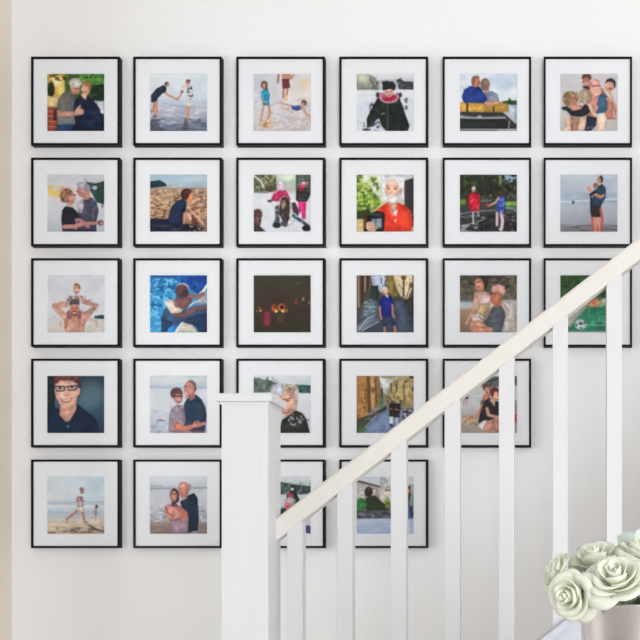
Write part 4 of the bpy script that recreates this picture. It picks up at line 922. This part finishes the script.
for L_ in lefts:
    x0 = (L_ - PX) * DB / F
    x1 = x0 + .0338
    yb0 = -D0 + DB; yb1 = yb0 + .0338
    bm = bmesh.new()
    prism_y(bm, [(x0, kz(x0) - .001), (x1, kz(x1) - .001), (x1, rtop(x1) - VH + .004), (x0, rtop(x0) - VH + .004)], yb0, yb1, .0012)
    sub(bm_obj('baluster', bm, M_BAL), rail)

# ------------------------------------------------------------------ side table, vase and roses
TX, TY, TZ = (634 - PX) * 1.42 / F, -D0 + 1.42, 0.765
tab = empty('side_table', (TX, TY, 0), 'round walnut side table carrying the metal vase', 'table')
bm = bmesh.new()
r_ = lathe(bm, [(0.001, TZ - .025), (.20, TZ - .025), (.212, TZ - .02), (.215, TZ - .012), (.212, TZ - .003), (.205, TZ), (.001, TZ)], 64)
bmesh.ops.contextual_create(bm, geom=[]) if False else None
o = bm_obj('table_top', bm, M_TABLE, tab, True)
for k in range(3):
    a = 2 * math.pi * k / 3 + .5
    bm = bmesh.new()
    tube(bm, [(.20 * math.cos(a), .20 * math.sin(a), 0.0), (.12 * math.cos(a), .12 * math.sin(a), TZ - .024)], [.010, .016], 12)
    bm_obj('leg', bm, M_TABLE, tab, True)

VZ = EYE - (602 - PY) * 1.42 / F - TZ       # vase height
VR = .0765
vase = empty('vase', (TX, TY, TZ), 'brushed silver metal vase holding white roses, at the lower right corner', 'vase')
bm = bmesh.new()
lathe(bm, [(.0005, .0005), (VR * .86, .0005), (VR * .89, .004), (VR * .965, VZ * .6), (VR, VZ - .003), (VR + .0012, VZ - .001), (VR + .0004, VZ), (VR - .0022, VZ - .001), (VR * .94, VZ * .6), (VR * .86, .006), (.0005, .006)], 96)
bm_obj('vase_body', bm, M_STEEL, vase, True)


def petal(bm, R, Hh, curl, wd, a0, rng, base=-.42):
    nu, nv = 13, 10
    grid = []
    ph = rng.uniform(0, 6.28)
    tw = rng.uniform(-.06, .06)
    for j in range(nv):
        v = j / (nv - 1)
        rowv = []
        for i in range(nu):
            u = -1 + 2 * i / (nu - 1)
            edge = 1 - .22 * abs(u) ** 3.0
            vv = v * edge
            ang = a0 + u * wd * (0.55 + .45 * math.sin(min(vv, 1) * math.pi * .62)) + tw * v
            prof_r = math.sin(min(vv * 1.05, 1) * math.pi / 2) ** .62
            r = R * (0.12 + .88 * prof_r) + .05 * R * u * (1 if tw > 0 else -1)
            r += curl * vv ** 5 + .015 * math.sin(5 * u + ph) * v ** 3
            z = base + (Hh - base) * vv ** (1.0 + .35 * (1 - R))
            z -= curl * .75 * vv ** 8
            z += .02 * math.sin(4 * u + ph) * v ** 3
            rowv.append(bm.verts.new((r * math.cos(ang), r * math.sin(ang), z)))
        grid.append(rowv)
    for j in range(nv - 1):
        for i in range(nu - 1):
            bm.faces.new([grid[j][i], grid[j][i + 1], grid[j + 1][i + 1], grid[j + 1][i]])


def bloom_mesh(seed, openness=1.0):
    rng = random.Random(seed)
    bm = bmesh.new()
    layers = [(.10, .52, 0, 1.9, 2), (.22, .56, .02, 1.45, 3), (.38, .54, .07, 1.15, 3), (.56, .44, .13, 1.0, 4),
              (.74, .26, .20, .95, 4), (.86, .04, .24, .85, 5)]
    a = rng.uniform(0, 6.28)
    for R, Hh, cu, wd, n in layers:
        a += 1.1
        for k in range(n):
            petal(bm, R * rng.uniform(.94, 1.07) * (1 if R < .4 else openness), Hh * rng.uniform(.82, 1.1), cu * rng.uniform(.5, 2.0), wd * rng.uniform(.9, 1.1),
                  a + 2 * math.pi * k / n + rng.uniform(-.3, .3), rng)
    me = bpy.data.meshes.new('bloom')
    bm.to_mesh(me); bm.free()
    me.materials.append(M_PETAL)
    me.polygons.foreach_set('use_smooth', [True] * len(me.polygons))
    return me


def leaf_mesh(L, W, mat):
    bm = bmesh.new()
    n = 10
    rows = []
    for j in range(n):
        t = j / (n - 1)
        wv = W * math.sin(math.pi * min(t ** .8, 1)) * .5 + .0003
        rows.append([bm.verts.new((s * wv, L * t, .12 * L * math.sin(t * 2.6) + abs(s) * wv * .35)) for s in (-1, -.5, 0, .5, 1)])
    for a, b in zip(rows, rows[1:]):
        for k in range(4):
            bm.faces.new([a[k], a[k + 1], b[k + 1], b[k]])
    me = bpy.data.meshes.new('leaf')
    bm.to_mesh(me); bm.free()
    me.materials.append(mat)
    me.polygons.foreach_set('use_smooth', [True] * len(me.polygons))
    return me


BL = [bloom_mesh(3), bloom_mesh(11, .9), bloom_mesh(23, 1.05)]
LF = leaf_mesh(.045, .024, M_LEAF)
LF2 = leaf_mesh(.036, .030, M_LEAF2)

ROSES = [
    # px, py, depth, radius px, facing, label, mesh
    (616, 576.5, 1.345, 30, (-.25, -.72, .72), 'widest white rose bloom resting over the front rim of the metal vase', 0),
    (571, 596, 1.360, 28, (-.62, -.72, -.02), 'white rose drooping lowest over the left side of the vase', 1),
    (555.5, 572, 1.43, 20, (-.85, -.25, .45), 'small white rose furthest left in the bouquet', 2),
    (595, 557.5, 1.435, 25, (-.25, -.45, .9), 'white rose at the top of the bouquet beside the baluster', 2),
    (640, 552, 1.440, 24, (.35, -.2, .9), 'shaded white rose at the upper right edge of the bouquet', 1),
    (668, 578, 1.400, 27, (.7, -.5, .5), 'white rose on the right side of the vase beyond the picture edge', 0),
]
for i, (px, py, d, rp, face, lab, bi) in enumerate(ROSES):
    c = pt(px, py, d)
    f = Vector(face).normalized()
    rad = rp * d / F
    rose = empty('rose', c, lab, 'rose', 'white roses in the metal vase')
    b = bpy.data.objects.new('bloom', BL[bi])
    COL.objects.link(b); b.parent = rose
    b.rotation_euler = f.to_track_quat('Z', 'Y').to_euler()
    b.scale = (rad,) * 3
    sm = b.modifiers.new('thick', 'SOLIDIFY'); sm.thickness = .02; sm.offset = 0
    # calyx and stem down into the vase
    base = -f * rad * .40
    foot = Vector((TX + (c.x - TX) * .25, TY + (c.y - TY) * .25, TZ + .012 + .004 * i)) - c
    inn = Vector((TX + (c.x - TX) * .55, TY + (c.y - TY) * .55, TZ + VZ - .015)) - c
    mid = base - f * .012
    bm = bmesh.new()
    tube(bm, [base, mid, (mid + inn) / 2 + Vector((0, 0, .006)), inn, (inn + foot) / 2, foot], [.006, .003, .0025, .0025, .0025, .0025], 8)
    bm_obj('stem', bm, M_STEM, rose, True)
    for k in range(2):
        lf = bpy.data.objects.new('leaf', LF if (i + k) % 3 else LF2)
        COL.objects.link(lf); lf.parent = rose
        lf.location = mid * .7 + inn * .3
        ang = math.atan2((c - Vector((TX, TY, 0))).y, (c - Vector((TX, TY, 0))).x) + (-.9 if k else .9)
        lf.rotation_euler = (.25, 0, ang - math.pi / 2)
# a pale leaf showing above the blooms at the right, and foliage in the vase mouth
sprig = empty('leaf_sprig', (TX, TY, TZ + .01), 'pale green leaf sprig rising behind the roses', 'foliage')
bm = bmesh.new()
tip = pt(632, 541, 1.475) - Vector((TX, TY, TZ + .01))
tube(bm, [(0.0, .02, .0), (0.01, .03, VZ - .01), tip * .8 + Vector((0, .01, 0.02)), tip], [.002] * 4, 6)
bm_obj('stem', bm, M_STEM, sprig, True)
for (lx, ly, lz, rx, rz) in ((637, 548, 1.475, 1.15, -1.0), (634, 546, 1.478, 1.15, .9), (596, 562, 1.455, 1.2, -.9)):
    lf = bpy.data.objects.new('leaf', LF2)
    COL.objects.link(lf); lf.parent = sprig
    lf.location = pt(lx, ly, lz) - Vector((TX, TY, TZ + .01))
    lf.rotation_euler = (rx, rz, 0)
bm = bmesh.new()
rng = random.Random(5)
for k in range(130):
    a = rng.uniform(0, 6.28); rr = VR * .9 * math.sqrt(rng.random())
    cx_, cy_, cz_ = rr * math.cos(a), rr * math.sin(a), VZ - .006 + rng.uniform(-.014, .018)
    d1 = Vector((rng.uniform(-1, 1), rng.uniform(-1, 1), rng.uniform(-.2, .5))).normalized() * .016
    d2 = d1.cross(Vector((0, 0, 1))).normalized() * .006
    q = Vector((cx_, cy_, cz_))
    ok = all(math.hypot((q + s).x, (q + s).y) < VR * .93 for s in (d1, -d1, d2, -d2))
    if not ok:
        continue
    vs = [bm.verts.new(q - d1), bm.verts.new(q + d2), bm.verts.new(q + d1), bm.verts.new(q - d2)]
    bm.faces.new(vs)
o = bm_obj('foliage', bm, M_LEAF)
o.location = (TX, TY, TZ)
o['kind'] = 'stuff'; o['label'] = 'dark green foliage packed in the mouth of the vase'; o['category'] = 'foliage'

# ------------------------------------------------------------------ light
w_ = bpy.data.worlds.new('World'); SC.world = w_
w_.use_nodes = True
bgn = w_.node_tree.nodes['Background']
bgn.inputs['Color'].default_value = (0.90, 0.95, 1.0, 1)
bgn.inputs['Strength'].default_value = 1.5


def area(name, loc, target, sx, sy, power, col):
    l = bpy.data.lights.new(name, 'AREA')
    l.shape = 'RECTANGLE'; l.size = sx; l.size_y = sy
    l.energy = power; l.color = col
    o = bpy.data.objects.new(name, l)
    COL.objects.link(o)
    o.location = loc
    o.rotation_euler = (Vector(target) - Vector(loc)).to_track_quat('-Z', 'Y').to_euler()
    return o


area('window_daylight', (2.2, YB - .16, 1.22), (2.2, 0, 1.22), 2.4, 2.3, 202, (.95, .978, 1))
area('side_window_daylight', (XW - .16, -1.8, 1.2), (0, -1.8, 1.2), 2.0, 1.8, 40, (1, .98, .95))

cd = bpy.data.cameras.new('camera')
cam = bpy.data.objects.new('camera', cd)
COL.objects.link(cam)
cam.location = (0, -D0, EYE)
cam.rotation_euler = (math.pi / 2, 0, 0)
cd.sensor_width = 36
cd.lens = 36 * F / 640
cd.shift_x = -(PX - 320) / 640
cd.shift_y = (PY - 320) / 640
cd.clip_start = .05
SC.camera = cam
SC.view_settings.view_transform = 'Standard'
SC.view_settings.look = 'None'
SC.view_settings.gamma = 1
SC.view_settings.use_curve_mapping = False
SC.view_settings.exposure = 0.0
SC.cycles.max_bounces = 12
SC.cycles.diffuse_bounces = 6
SC.cycles.use_denoising = True
